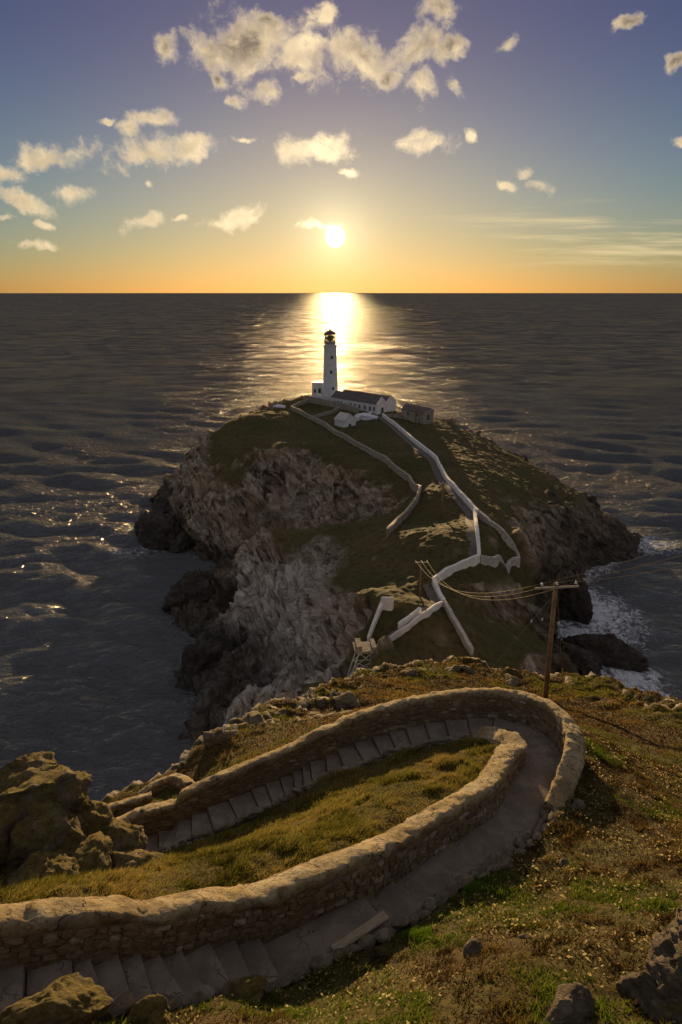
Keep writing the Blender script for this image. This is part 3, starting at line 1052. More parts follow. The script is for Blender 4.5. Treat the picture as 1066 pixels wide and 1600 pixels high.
def build_main():
    ys = [-8.0]
    while ys[-1] < 60:
        y = ys[-1]
        ys.append(y + (0.3 if y < 5 else 0.075 if y < 21 else 0.075 + 0.0062 * (y - 21)))
    xs = [-40.0]
    while xs[-1] < 60:
        x = xs[-1]
        a = abs(x - 1.0)
        xs.append(x + (0.085 if a < 8 else 0.085 + 0.011 * (a - 8)))
    ys, xs = np.array(ys), np.array(xs)
    X, Y = np.meshgrid(xs, ys)
    H = main_h(X, Y)
    raw, d = main_raw(X, Y)
    gy, gx = np.gradient(H, ys, xs)
    sl = np.hypot(gx, gy).ravel()
    P = xyz(X, Y, H.ravel())
    near = sstep(Y.ravel(), 19, 25)
    rock = near * sstep(sl + 0.5 * fbm(P / 3.0, 3, seed=71), 0.75, 1.3) * sstep(d, 12, 3)
    rock = np.maximum(rock, sstep(-d, 0.3, 1.2))
    N = np.stack([-gx.ravel(), -gy.ravel(), np.ones(H.size)], 1)
    N /= np.linalg.norm(N, axis=1, keepdims=True)
    tt = (P @ np.array([0.5, 0.3, 0.8]) + 0.5 * fbm(P / 1.5, 2, seed=72)) / 0.7
    P = P + N * (rock * 0.28 * (tt - np.floor(tt)))[:, None]
    keep = H.ravel() > -3.5
    F = grid_faces(*H.shape)
    F = F[keep[F].any(1)]
    me = mesh_np('ground', P, F)
    attr(me, 'rock', rock)
    o = link('ground', me, m_ground())
    tag(o, kind='structure')


build_main()


# ------------------------------------------------------------------ the footpath: treads and landings
def m_step():
    def f(k, b):
        p = pos(k)
        oi = k.n('ShaderNodeObjectInfo').outputs['Random']
        n1 = k.noise(p, 1.6, 6.0, 0.62)
        n2 = k.noise(p, 14.0, 5.0, 0.65)
        c = k.mix(k.ss(n1, 0.35, 0.68), (0.15, 0.128, 0.10), (0.25, 0.218, 0.175))
        c = k.mix(k.m('MULTIPLY', k.ss(n2, 0.5, 0.75), 0.5), c, (0.09, 0.068, 0.045))
        c = k.mix(k.m('MULTIPLY', oi, 0.3), c, (0.19, 0.135, 0.095))
        v = k.n('ShaderNodeTexVoronoi', {'Vector': k.v('ADD', p, k.v('SCALE', k.noise(p, 2.5, 3.0, 0.6, col=True), s=0.5)), 'Scale': 1.25}, feature='DISTANCE_TO_EDGE').outputs[0]
        cr = k.m('MULTIPLY', k.ss(v, 0.012, 0.0), k.ss(n1, 0.42, 0.58))
        c = k.mix(k.m('MULTIPLY', cr, 0.8), c, (0.035, 0.028, 0.02))
        k.put(b.inputs['Base Color'], c)
        bump(k, b, k.m('SUBTRACT', k.m('MULTIPLY', n2, 0.5), cr), 0.7, 0.02)
    return principled('worn_concrete', f, 0.88, 0.25)


M_STEP = m_step()


def strip_solid(sa, sb, top, depth, hw_extra=0.0, jit=0.0, rg=None, nose=0.0):
    """a block of path between two arc lengths, following the bend"""
    n = max(2, int((sb - sa) / 0.22) + 1)
    nw = 5
    ss = np.linspace(sa, sb, n)
    V, F = [], []
    for s in ss:
        for w in np.linspace(-1, 1, nw):
            hw = hw_at(s) + hw_extra
            p = cl_at(s, w * hw)
            V.append([p[0], p[1], top + (rg.normal() * jit if rg is not None else 0)])
    F = list(grid_faces(n, nw))
    base = len(V)
    ring = [(0, j) for j in range(nw)] + [(i, nw - 1) for i in range(1, n)] + [(n - 1, j) for j in range(nw - 2, -1, -1)] + [(i, 0) for i in range(n - 2, 0, -1)]
    ids = [i * nw + j for i, j in ring]
    for q in ids:
        V.append([V[q][0], V[q][1], V[q][2] - 0.025])
    for q in ids:
        V.append([V[q][0], V[q][1], top - depth])
    m = len(ids)
    for a in range(m):
        c = (a + 1) % m
        F.append([ids[a], base + a, base + c, ids[c]])
        F.append([base + a, base + m + a, base + m + c, base + c])
    V = np.array(V)
    # pull the top rim in a little for a worn arris
    cen = V[:base].mean(0)
    for q in ids:
        dv = cen[:2] - V[q][:2]
        V[q][:2] += dv / (np.linalg.norm(dv) + 1e-6) * 0.018
        V[q][2] -= 0.004
    return mesh_np('step', V, np.array(F), smooth=False)


pathroot = thing('footpath', None, None)
tag(pathroot, kind='structure')
rg = np.random.default_rng(3)
levels = [c for (_, _, c) in EDGES] + [c for (_, c) in MIDS]
for i in range(len(EDGE_S) - 1):
    sa, sb = EDGE_S[i], EDGE_S[i + 1]
    L0, L1 = levels[i], levels[i + 1]
    nsub = 7 if i == 17 else 3 if i == 15 else 2 if (0.85 < sb - sa < 1.6 or i == 15) else 1
    for q in range(nsub):
        a, b = sa + (sb - sa) * q / nsub, sa + (sb - sa) * (q + 1) / nsub
        lev = CAMZ + L0 + (L1 - L0) * (q + 1) / nsub
        me = strip_solid(a + 0.012, b - 0.002, lev + rg.normal() * 0.006, 0.5, 0.05, 0.005, rg)
        link('landing' if b - a > 1.3 else 'step', me, M_STEP, pathroot)


# ------------------------------------------------------------------ rubble walls with a rounded mortar coping
def m_coping():
    def f(k, b):
        p = pos(k)
        n1 = k.noise(p, 1.1, 6.0, 0.65)
        n2 = k.noise(p, 9.0, 6.0, 0.68)
        c = k.mix(k.ss(n1, 0.36, 0.66), (0.36, 0.275, 0.14), (0.47, 0.40, 0.27))
        c = k.mix(k.m('MULTIPLY', k.ss(n2, 0.46, 0.70), 0.85), c, (0.14, 0.10, 0.05))
        c = k.mix(k.m('MULTIPLY', k.ss(k.noise(p, 3.4, 5.0, 0.7), 0.62, 0.70), 0.6), c, (0.56, 0.53, 0.47))
        c = k.mix(k.m('MULTIPLY', k.ss(k.noise(p, 2.0, 6.0, 0.7), 0.55, 0.66), 0.8), c, (0.20, 0.145, 0.06))
        c = k.mix(k.m('MULTIPLY', k.ss(k.noise(p, 0.7, 5.0, 0.7), 0.5, 0.66), 0.6), c, (0.13, 0.11, 0.085))
        v = k.n('ShaderNodeTexVoronoi', {'Vector': k.v('ADD', p, k.v('SCALE', k.noise(p, 3.0, 3.0, 0.6, col=True), s=0.5)), 'Scale': 0.8}, feature='DISTANCE_TO_EDGE').outputs[0]
        cr = k.m('MULTIPLY', k.ss(v, 0.011, 0.0), k.ss(n1, 0.40, 0.52))
        c = k.mix(cr, c, (0.06, 0.045, 0.03))
        k.put(b.inputs['Base Color'], c)
        bump(k, b, k.m('SUBTRACT', k.m('ADD', n2, k.m('MULTIPLY', k.noise(p, 30.0, 4.0, 0.7), 0.6)), cr), 1.0, 0.08)
    return principled('lichened_mortar', f, 0.93, 0.15)


def m_wallface():
    def f(k, b):
        p = pos(k)
        n1 = k.noise(p, 3.0, 6.0, 0.65)
        n2 = k.noise(p, 18.0, 5.0, 0.65)
        c = k.mix(k.ss(n1, 0.38, 0.66), (0.17, 0.125, 0.07), (0.28, 0.215, 0.135))
        c = k.mix(k.m('MULTIPLY', k.ss(n2, 0.5, 0.7), 0.6), c, (0.05, 0.036, 0.02))
        k.put(b.inputs['Base Color'], c)
        bump(k, b, k.m('ADD', n1, n2), 1.0, 0.05)
    return principled('earthy_mortar', f, 0.95, 0.1)


def m_stone(name, base=1.0):
    def f(k, b):
        p = pos(k)
        oi = k.n('ShaderNodeObjectInfo').outputs['Random']
        n = k.noise(p, 7.0, 6.0, 0.66)
        c = k.ramp(oi, [(0.0, (0.18, 0.13, 0.075)), (0.35, (0.25, 0.19, 0.12)), (0.6, (0.17, 0.12, 0.068)), (0.9, (0.28, 0.225, 0.15)), (1.0, (0.42, 0.37, 0.29))])
        c = k.mix(k.m('MULTIPLY', k.ss(n, 0.42, 0.7), 0.65), c, (0.075, 0.055, 0.032))
        c = k.mix(k.m('MULTIPLY', k.ss(k.noise(p, 2.6, 5.0, 0.7), 0.55, 0.68), 0.6), c, (0.22, 0.16, 0.05))
        k.put(b.inputs['Base Color'], c)
        bump(k, b, k.m('ADD', n, k.m('MULTIPLY', k.noise(p, 30.0, 4.0, 0.7), 0.5)), 0.9, 0.03)
    return principled(name, f, 0.93, 0.15)


M_COPE, M_FACE, M_STONE = m_coping(), m_wallface(), m_stone('rubble_stone')

STONE_MESHES = []
for q in range(9):
    g = np.random.default_rng(400 + q)
    bm = bmesh.new()
    bmesh.ops.create_cube(bm, size=1.0)
    bmesh.ops.subdivide_edges(bm, edges=bm.edges[:], cuts=1, use_grid_fill=True)
    for v in bm.verts:
        c = np.array(v.co[:])
        r = np.abs(c).sum()
        c = c * (1.0 if r < 0.9 else 0.90 if r < 1.2 else 0.80)
        v.co = c + g.normal(size=3) * 0.045
    me = bpy.data.meshes.new('stone')
    bm.to_mesh(me)
    bm.free()
    me.materials.append(M_STONE)
    STONE_MESHES.append(me)


def wall(name, label, line, thick, faces, seed=0, cope=True, stones=True, group=None, sunside=1):
    """line: array of x, y, base level, height. faces: sides (+1 left, -1 right of travel) that carry visible stones"""
    L = smooth_line(line, 0.075)
    N = normals2(L)
    n = len(L)
    root = thing(name, label, 'wall', (*L[n // 2, :2], L[n // 2, 2]), group=group)
    o3 = np.array([*L[n // 2, :2], L[n // 2, 2]])
    h = thick / 2
    S = np.concatenate([[0], np.cumsum(np.linalg.norm(np.diff(L[:, :2], axis=0), axis=1))])

    def sweep(nm, prof, mat, amp, fr, sd):
        prof = np.array(prof)                 # offset, height above base, fraction of wall height
        m = len(prof)
        V = np.zeros((n, m, 3))
        for j in range(m):
            V[:, j, :2] = L[:, :2] + N * prof[j, 0]
            V[:, j, 2] = L[:, 2] + prof[j, 1] + prof[j, 2] * L[:, 3]
        W = V.reshape(-1, 3)
        W = W + amp * np.stack([fbm(W / fr, 3, 0.6, seed=sd + a) for a in range(3)], 1) + amp * 0.45 * np.stack([fbm(W / 0.11, 2, 0.6, seed=sd + 7 + a) for a in range(3)], 1)
        F = list(grid_faces(n, m)[:, ::-1])
        Fs = [np.array(F)]
        me = mesh_np(nm, W - o3, Fs)
        # close the ends
        bm = bmesh.new()
        bm.from_mesh(me)
        bm.verts.ensure_lookup_table()
        for i in (0, n - 1):
            try:
                bm.faces.new([bm.verts[i * m + j] for j in range(m)])
            except ValueError:
                pass
        bmesh.ops.recalc_face_normals(bm, faces=bm.faces)
        bm.to_mesh(me)
        bm.free()
        return link(nm, me, mat, root)

    ct = 0.20 if cope else 0.02
    core = sweep('masonry', [(-h, -0.6, 0), (-h, -0.25, 0), (-h, 0, 0.12), (-h * 0.98, 0, 0.5), (-h * 0.95, -ct + 0.03, 1), (h * 0.95, -ct + 0.03, 1), (h * 0.98, 0, 0.5), (h, 0, 0.12), (h, -0.25, 0), (h, -0.7, 0)], M_FACE, 0.03, 0.35, 500 + seed)
    if cope:
        e = h + 0.012
        f = sunside
        prof = [(-0.9 * h / e, -0.24), (-1, -0.205), (-1.02, -0.10), (-1.0, -0.035), (-0.93, 0.0), (-0.75, 0.012), (-0.45, 0.008), (-0.2, -0.004), (0.1, -0.035), (0.45, -0.085), (0.75, -0.14),
                (0.95, -0.20), (1.01, -0.25), (1, -0.30), (0.9 * h / e, -0.31)]
        prof = [(a * e * f, b_, 1) for a, b_ in prof]
        if f < 0:
            prof = prof[::-1]
        sweep('coping', prof, M_COPE, 0.065, 0.26, 520 + seed)
    if not stones:
        return root
    g = np.random.default_rng(seed + 77)
    cand = []
    for fs in faces:
        zc = -0.02
        row = 0
        while True:
            hh = g.uniform(0.085, 0.16)
            if zc + hh > L[:, 3].max() - ct + 0.02:
                break
            s = g.uniform(0, 0.2)
            while s < S[-1] - 0.08:
                w = g.uniform(0.12, 0.34) * (1.15 if hh > 0.12 else 0.9)
                sm = s + w / 2
                H = np.interp(sm, S, L[:, 3])
                if zc + hh < H - ct + 0.03:
                    px = np.interp(sm, S, L[:, 0]) + fs * (h - 0.035) * np.interp(sm, S, N[:, 0])
                    py = np.interp(sm, S, L[:, 1]) + fs * (h - 0.035) * np.interp(sm, S, N[:, 1])
                    pz = np.interp(sm, S, L[:, 2]) + zc + hh / 2 + g.normal() * 0.008
                    ta = math.atan2(-np.interp(sm, S, N[:, 0]), np.interp(sm, S, N[:, 1]))
                    dz = (np.interp(sm + 0.3, S, L[:, 2]) - np.interp(sm - 0.3, S, L[:, 2])) / 0.6
                    cand.append((w * hh, px, py, pz, ta, w - 0.012, g.uniform(0.09, 0.17), hh - 0.01, dz, g.integers(9), g.normal() * 0.05))
                s += w + g.uniform(0.004, 0.02)
            zc += hh + g.uniform(0.002, 0.012)
            row += 1
    cand.sort(key=lambda c: -c[0])
    rest = []
    for i, (a, px, py, pz, ta, w, dp, hh, dz, mi, rl) in enumerate(cand):
        M = Matrix.Translation(Vector((px, py, pz)) - Vector(o3)) @ Matrix.Rotation(ta, 4, 'Z') @ Matrix.Rotation(-math.atan(dz) * 0.8 + rl, 4, 'Y') @ Matrix.Diagonal((w * 1.1, dp, hh * 1.12, 1))
        if i < 290:
            o = bpy.data.objects.new('stone', STONE_MESHES[mi])
            COL.objects.link(o)
            o.parent = root
            o.matrix_local = M
        else:
            rest.append((M, mi))
    if rest:
        V, F = [], []
        for M, mi in rest:
            me = STONE_MESHES[mi]
            o = len(V)
            V += [tuple(M @ v.co) for v in me.vertices]
            F += [tuple(o + i for i in p.vertices) for p in me.polygons]
        me = bpy.data.meshes.new('stones')
        me.from_pydata(V, [], F)
        st = link('stones', me, M_STONE, root)
        st['kind'] = 'stuff'
    return root


# inner wall: along the lower flights, round the tip of the bend
lineA = []
for s in np.arange(0.0, S_TURN - 0.3, 0.8):
    p = cl_at(s, hw_at(s) + 0.34)
    lineA.append([p[0], p[1], p[2], np.interp(s, [0, 3, 8, S_TURN - 2, S_TURN], [0.70, 0.82, 0.92, 0.86, 0.72])])
for (px, py, ct) in [(806, 1162, -12.25), (797, 1151, -12.38), (782, 1145, -12.55), (764, 1142, -12.75), (745, 1142, -12.95)]:
    w = at_c(px, py, ct)
    lineA.append([w[0], w[1], w[2] - 0.62, 0.62])
WALL_A = wall('stepped_path_wall', 'rubble wall with mortar coping along the upper flight, ending inside the hairpin bend', np.array(lineA), 0.60, (-1,), seed=1)

# outer wall: round the outside of the bend and along the lower flight
lineB = []
for s in np.arange(EDGE_S[17] + 0.15, S_END, 0.5):
    p = cl_at(s, -(hw_at(s) + 0.30))
    lineB.append([p[0], p[1], p[2], np.interp(s, [EDGE_S[17], S_TURN, S_TURN + 2, S_TURN + 6, S_END], [0.32, 0.86, 0.98, 0.92, 0.8])])
lineB = np.array(lineB)
WALL_B = wall('stepped_path_wall', 'long rubble wall sweeping round the outside of the hairpin bend', lineB, 0.52, (1,), seed=2, sunside=-1)

# the two stretches of wall further down the zigzag
for nm, lab, pts in [('switchback_wall', 'short straight coped wall on the next turn of the path down, with a cut end', [(60, 1292, -19.0), (125, 1271, -18.3), (180, 1254, -18.0), (236, 1237, -17.8)]),
                     ('switchback_wall', 'coped wall curving round the next turn of the path above the sea', [(215, 1240, -19.1), (240, 1222, -18.9), (264, 1211, -18.7), (284, 1211, -18.5), (300, 1222, -18.2)])]:
    ln = []
    for (px, py, c) in pts:
        w = at_c(px, py, c)
        ln.append([w[0], w[1], w[2] - 1.0, 1.0])
    wall(nm, lab, np.array(ln), 0.46, (-1,), seed=4 + len(lab) % 7, stones=True)

# ------------------------------------------------------------------ stones that edge the path
def edging(name, label, spots, seed):
    g = np.random.default_rng(seed)
    c0 = np.array(spots[len(spots) // 2][:3])
    root = thing(name, label, 'edging stones', c0)
    for (x, y, z, size, ang) in spots:
        me = STONE_BIG[g.integers(len(STONE_BIG))]
        o = bpy.data.objects.new('edging_stone', me)
        COL.objects.link(o)
        o.parent = root
        o.location = (x - c0[0], y - c0[1], z - c0[2])
        o.rotation_euler = (g.normal() * 0.12, g.normal() * 0.12, ang + g.normal() * 0.2)
        o.scale = (size * g.uniform(0.8, 1.2), size * g.uniform(0.5, 0.75), size * g.uniform(0.35, 0.55))
    return root


def m_boulder(name, moss=0.5, dk=1.0):
    def f(k, b):
        p = pos(k)
        nz = k.n('ShaderNodeSeparateXYZ', {0: k.n('ShaderNodeNewGeometry').outputs['Normal']}).outputs[2]
        n1 = k.noise(p, 1.3, 7.0, 0.66)
        n2 = k.noise(p, 8.0, 7.0, 0.7)
        s = k.noise(k.n('ShaderNodeMapping', {'Vector': p, 'Rotation': (0.5, 0.7, 0.2), 'Scale': (0.5, 0.5, 3.0)}).outputs[0], 2.6, 7.0, 0.68, dist=0.4)
        c = k.ramp(s, [(0.28, tuple(dk * q for q in (0.05, 0.04, 0.028))), (0.48, tuple(dk * q for q in (0.17, 0.14, 0.10))), (0.72, tuple(dk * q for q in (0.34, 0.29, 0.225)))])
        c = k.mix(k.m('MULTIPLY', k.ss(n2, 0.5, 0.72), 0.6), c, (0.10, 0.075, 0.05))
        mo = k.m('MULTIPLY', k.ss(k.m('ADD', k.m('ADD', n1, k.m('MULTIPLY', nz, 0.22)), k.m('MULTIPLY', n2, 0.25)), 0.92 - 0.5 * moss, 1.12 - 0.5 * moss), 0.9)
        c = k.mix(mo, c, k.mix(k.ss(n2, 0.4, 0.65), (0.22, 0.17, 0.05), (0.10, 0.082, 0.024)))
        k.put(b.inputs['Base Color'], c)
        bump(k, b, k.m('ADD', k.m('MULTIPLY', s, 0.6), k.m('ADD', n2, k.m('MULTIPLY', k.noise(p, 34.0, 4.0, 0.7), 0.4))), 1.0, 0.14)
    return principled(name, f, 0.93, 0.15)


M_BOULDER, M_MOSSY = m_boulder('bare_boulder', 0.3), m_boulder('mossy_boulder', 0.62)
M_EDGE = m_boulder('pale_edging', 0.15, 1.45)
STONE_BIG = []
for q in range(8):
    me = rock_mesh('edging_stone', 700 + q, (0.5, 0.5, 0.5), planes=12, rough=0.10, sub=3, fine=0.06)
    me.materials.append(M_EDGE)
    STONE_BIG.append(me)

g = np.random.default_rng(8)
sp = []
s = EDGE_S[3]
while s < EDGE_S[17] + 0.7:
    w = g.uniform(0.26, 0.5)
    p = cl_at(s + w / 2, -(hw_at(s) + 0.13 + g.normal() * 0.03))
    q = cl_at(s + w, 0) - cl_at(s, 0)
    sp.append((p[0], p[1], p[2] + 0.06, w * 1.2, math.atan2(q[1], q[0])))
    if s > EDGE_S[15] and g.uniform() < 0.8:
        p = cl_at(s + w / 2, -(hw_at(s) + 0.38))
        sp.append((p[0], p[1], p[2] + 0.15 + g.uniform(0, 0.12), w * 1.1, math.atan2(q[1], q[0])))
    s += w * 0.93
edging('stone_edging', 'row of rough stones edging the upper flight of steps below the heath bank', sp, 9)
sp = []
s = S_TURN + 3.6
while s < S_END - 0.4:
    w = g.uniform(0.16, 0.32)
    p = cl_at(s + w / 2, hw_at(s) + 0.08 + g.normal() * 0.02)
    q = cl_at(s + w, 0) - cl_at(s, 0)
    sp.append((p[0], p[1], p[2] + 0.12, w * 1.3, math.atan2(q[1], q[0])))
    s += w * 0.95
edging('stone_edging', 'line of small pale stones between the grass mound and the lower flight', sp, 10)


# ------------------------------------------------------------------ boulders and outcrops on the mainland
def boulder(name, label, loc, dims, seed, mat, rz=0.0, tilt=(0, 0), planes=14, sub=4, strata=None, rough=0.16, fine=0.08, group=None, sink=0.25, cutlo=0.5, cuthi=0.88):
    me = rock_mesh(name, seed, dims, planes, rough, sub, strata, cutlo, cuthi, fine)
    o = link(name, me, mat)
    o.location = (loc[0], loc[1], loc[2] + dims[2] * (0.5 - sink))
    o.rotation_euler = (tilt[0], tilt[1], rz)
    return tag(o, label, 'rock', group)


def multi_rock(name, label, parts, mat, seed, sub=5):
    """one outcrop grown from several overlapping lumps"""
    Vs, Fs, off = [], [], 0
    c0 = np.array(parts[0][0])
    for i, (c, dims, rz, tl) in enumerate(parts):
        me = rock_mesh('tmp', seed + i, dims, 16, 0.20, sub, (0.5, 0.2, 0.84), cutlo=0.55, cuthi=0.9, fine=0.10)
        V = np.array([v.co[:] for v in me.vertices])
        F = np.array([p.vertices[:] for p in me.polygons])
        bpy.data.meshes.remove(me)
        R = np.array(Matrix.Rotation(rz, 3, 'Z') @ Matrix.Rotation(tl, 3, 'X'))
        V = V @ R.T + np.array(c) - c0
        V = V + 0.10 * np.stack([fbm((V + c0) / 0.45, 4, 0.6, seed=seed + 30 + a) for a in range(3)], 1)
        Vs.append(V)
        Fs.append(F + off)
        off += len(V)
    me = mesh_np(name, np.concatenate(Vs), np.concatenate(Fs))
    o = link(name, me, mat)
    o.location = c0
    return tag(o, label, 'rock')


def on_main(px, py, dz=0.0):
    p = main_hit(px, py)
    return np.array([p[0], p[1], p[2] + dz])


# left outcrop: lumps placed where the photograph shows them, standing between the walls
L1 = at_y(20, 1285, 12.6)
L2 = at_y(60, 1330, 12.0)
L3 = at_y(95, 1255, 13.4)
L4 = at_y(20, 1235, 13.6)
L5 = at_y(60, 1390, 10.9)
L6 = at_y(170, 1335, 12.6)
L7 = at_y(-30, 1330, 11.6)
L8 = at_y(225, 1372, 11.6)
multi_rock('rock_outcrop', 'big craggy lichen-covered outcrop rising behind the wall, beside the end of the lower flight',
           [(L1, (1.5, 1.2, 1.3), 0.3, 0.2), (L2, (1.1, 0.9, 0.95), 0.8, 0.3), (L3, (0.75, 0.8, 0.75), 1.2, 0.1), (L4, (1.2, 0.9, 0.85), 0.2, -0.2), (L5, (0.75, 0.6, 0.7), 0.4, 0.4),
            (L6, (0.85, 0.7, 0.55), 0.1, 0.2), (L7, (1.2, 1.0, 1.0), 0.6, 0.1), (L8, (0.7, 0.5, 0.35), -0.2, 0.2), (at_y(125, 1365, 11.7), (0.95, 0.7, 0.6), 0.3, 0.2), (at_y(185, 1362, 12.0), (0.9, 0.65, 0.5), -0.3, 0.3), (at_y(130, 1310, 13.0), (0.8, 0.8, 0.7), 0.5, 0.1), (L1 + np.array([0.2, 0.4, -1.6]), (2.3, 1.7, 1.4), 0.2, 0.0)], M_MOSSY, 900)

b1 = on_main(95, 1590)
boulder('mossy_boulder', 'wide moss-covered boulder beside the foot of the wall, hiding the first steps', at_c(85, 1575, -9.05), (0.72, 0.42, 0.36), 31, M_MOSSY, 0.2, planes=8, sub=5, sink=0.5, rough=0.2)
boulder('mossy_boulder', 'small round mossy boulder next to the wide one by the steps', at_c(238, 1592, -9.85), (0.34, 0.27, 0.26), 32, M_MOSSY, 0.5, planes=8, sub=5, sink=0.5, rough=0.2)
boulder('mossy_boulder', 'flat lichened boulder at the edge of the lowest visible treads', at_c(385, 1556, -10.75), (0.42, 0.26, 0.2), 33, M_MOSSY, 0.5, planes=12, sub=5, sink=0.45)
S0 = on_main(1050, 1565)
multi_rock('rock_slab', 'tall layered slab of dark rock leaning out of the heath',
           [(S0 + np.array([0.1, 0.0, 0.35]), (0.42, 0.62, 1.05), 0.5, 0.30), (S0 + np.array([0.5, 0.25, 0.45]), (0.5, 0.6, 1.1), 0.3, 0.25), (S0 + np.array([-0.18, -0.1, -0.05]), (0.36, 0.5, 0.7), 0.7, 0.45),
            (S0 + np.array([0.3, -0.5, -0.2]), (0.6, 0.5, 0.6), 0.2, 0.3)], M_BOULDER, 960)
boulder('heath_boulder', 'lichened grey boulder half buried in the heath near the leaning slab', on_main(885, 1590), (0.45, 0.3, 0.26), 35, M_BOULDER, 0.4, planes=16, sub=5, sink=0.3)
boulder('heath_boulder', 'pale pointed stone standing alone in the heath', on_main(742, 1490), (0.2, 0.17, 0.17), 36, M_BOULDER, 0.9, planes=14, sub=4, sink=0.25)
boulder('heath_boulder', 'flat topped stone lying just above the edging stones', on_main(784, 1356), (0.24, 0.18, 0.1), 37, M_BOULDER, 0.3, planes=12, sub=4, sink=0.1)
boulder('heath_boulder', 'small dark stone in the heath between pale stone and slab', on_main(822, 1466), (0.13, 0.1, 0.08), 38, M_BOULDER, 0.1, planes=12, sub=3)
boulder('heath_boulder', 'dull brown stone in the heath uphill of the flat topped stone', on_main(880, 1352), (0.16, 0.13, 0.1), 39, M_BOULDER, 1.4, planes=12, sub=3)
boulder('heath_boulder', 'rough block beside the broken end of the outer wall', on_main(905, 1262), (0.26, 0.2, 0.16), 40, M_BOULDER, 0.4, planes=14, sub=4)

# rocks that break the turf along the brink
g = np.random.default_rng(77)
for (px, py) in [(470, 1105), (500, 1098), (430, 1118), (530, 1085), (560, 1076), (600, 1066), (640, 1056), (675, 1048), (705, 1046), (735, 1050), (400, 1132), (345, 1158),
                 (800, 1066), (550, 1100), (1010, 1105)]:
    s = g.uniform(0.35, 0.8)
    boulder('brink_rock', 'weathered grey rock breaking the turf along the brink of the cliff', on_main(px, py), (s * g.uniform(1.0, 1.6), s, s * g.uniform(0.5, 0.8)), int(g.integers(1e6)), M_BOULDER, g.uniform(0, 3),
            (g.normal() * 0.2, g.normal() * 0.2), planes=16, sub=4, strata=(0.5, 0.2, 0.84), group='rocks along the brink', sink=0.85, cutlo=0.4, cuthi=0.8, rough=0.3, fine=0.14)


# timber board along the path edge
def m_timber():
    def f(k, b):
        p = objpos(k)
        q = k.n('ShaderNodeMapping', {'Vector': p, 'Scale': (1.2, 22.0, 22.0)}).outputs[0]
        n = k.noise(q, 2.2, 6.0, 0.65, dist=0.6)
        c = k.ramp(n, [(0.3, (0.17, 0.13, 0.085)), (0.55, (0.36, 0.30, 0.21)), (0.75, (0.46, 0.40, 0.30))])
        k.put(b.inputs['Base Color'], c)
        bump(k, b, n, 0.6, 0.01)
    return principled('weathered_timber', f, 0.85, 0.2)


M_TIMBER = m_timber()
A, B = at_c(520, 1486, -11.42), at_c(603, 1430, -11.42)
mb = MB()
L = float(np.linalg.norm(B - A))
mb.prism([(-0.09, -0.045), (0.09, -0.045), (0.09, 0.03), (0.075, 0.045), (-0.075, 0.045), (-0.09, 0.03)], 'x', -L / 2, L / 2)
o = mb.build('timber_board', M_TIMBER)
o.location = (A + B) / 2
d3 = Vector(B - A).normalized()
o.rotation_euler = (math.radians(18), -math.asin(d3.z), math.atan2(d3.y, d3.x))
tag(o, 'weathered timber board lying along the edging stones beside the landing', 'board')

# ------------------------------------------------------------------ rocks standing in the sea
def m_searock():
    def f(k, b):
        p = pos(k)
        n = k.noise(p, 0.8, 8.0, 0.7)
        c = k.ramp(n, [(0.3, (0.018, 0.014, 0.011)), (0.55, (0.055, 0.042, 0.032)), (0.78, (0.14, 0.11, 0.085))])
        k.put(b.inputs['Base Color'], c)
        bump(k, b, n, 1.0, 0.6)
    return principled('wet_sea_rock', f, 0.7, 0.35)


M_SEAROCK = m_searock()


def sea_rock(label, px, py, dims, seed, rz, up=0.35):
    w = at_c(px, py, -CAMZ)
    me = rock_mesh('sea_rock', seed, dims, 18, 0.25, 5, (0.5, 0.2, 0.84), cutlo=0.5, cuthi=0.9, fine=0.14)
    o = link('sea_rock', me, M_SEAROCK)
    o.location = (w[0], w[1], dims[2] * up - 0.6)
    o.rotation_euler = (0, 0, rz)
    tag(o, label, 'sea rock')


sea_rock('long dark sea rock with a ragged crest off the big bare cliff', 248, 848, (9.5, 6.5, 8), 51, -0.5)
sea_rock('small dark stack at the seaward tip of the ragged crested rock', 222, 838, (3.2, 3, 5), 52, 0.3)
sea_rock('dark rock shelf tight under the big bare cliff of the island', 262, 800, (6, 8, 8), 53, 0.2)
sea_rock('low black rock between the ragged crested rock and the cliff', 285, 858, (5, 4, 4), 54, 0.8)
sea_rock('wedge shaped black rock ringed by surf in the channel', 945, 1034, (11, 4.0, 5), 55, -0.5)
sea_rock('black rock running out from the cave mouth into the surf', 893, 962, (6, 4.5, 8), 56, -0.9)
sea_rock('low black reef nearest the utility pole in the white water', 893, 1040, (7, 4, 4.5), 57, -0.7)
sea_rock('dark point at the seaward foot of the long grassy slope', 962, 852, (7, 4, 3.5), 58, 0.2)
sea_rock('squat dark rock at the inlet below the grey spur', 300, 945, (7, 6, 7), 59, 0.4)
sea_rock('dark crag rising from the sea below the grey spur', 315, 1060, (6, 6, 8), 60, 0.1)


# ------------------------------------------------------------------ the lighthouse and its buildings
def paint(name, c1, c2, rough=0.6):
    return flat_mat(name, c1, c2, scale=0.7, rough=rough, bscale=5.0, bst=0.25, bdist=0.03)


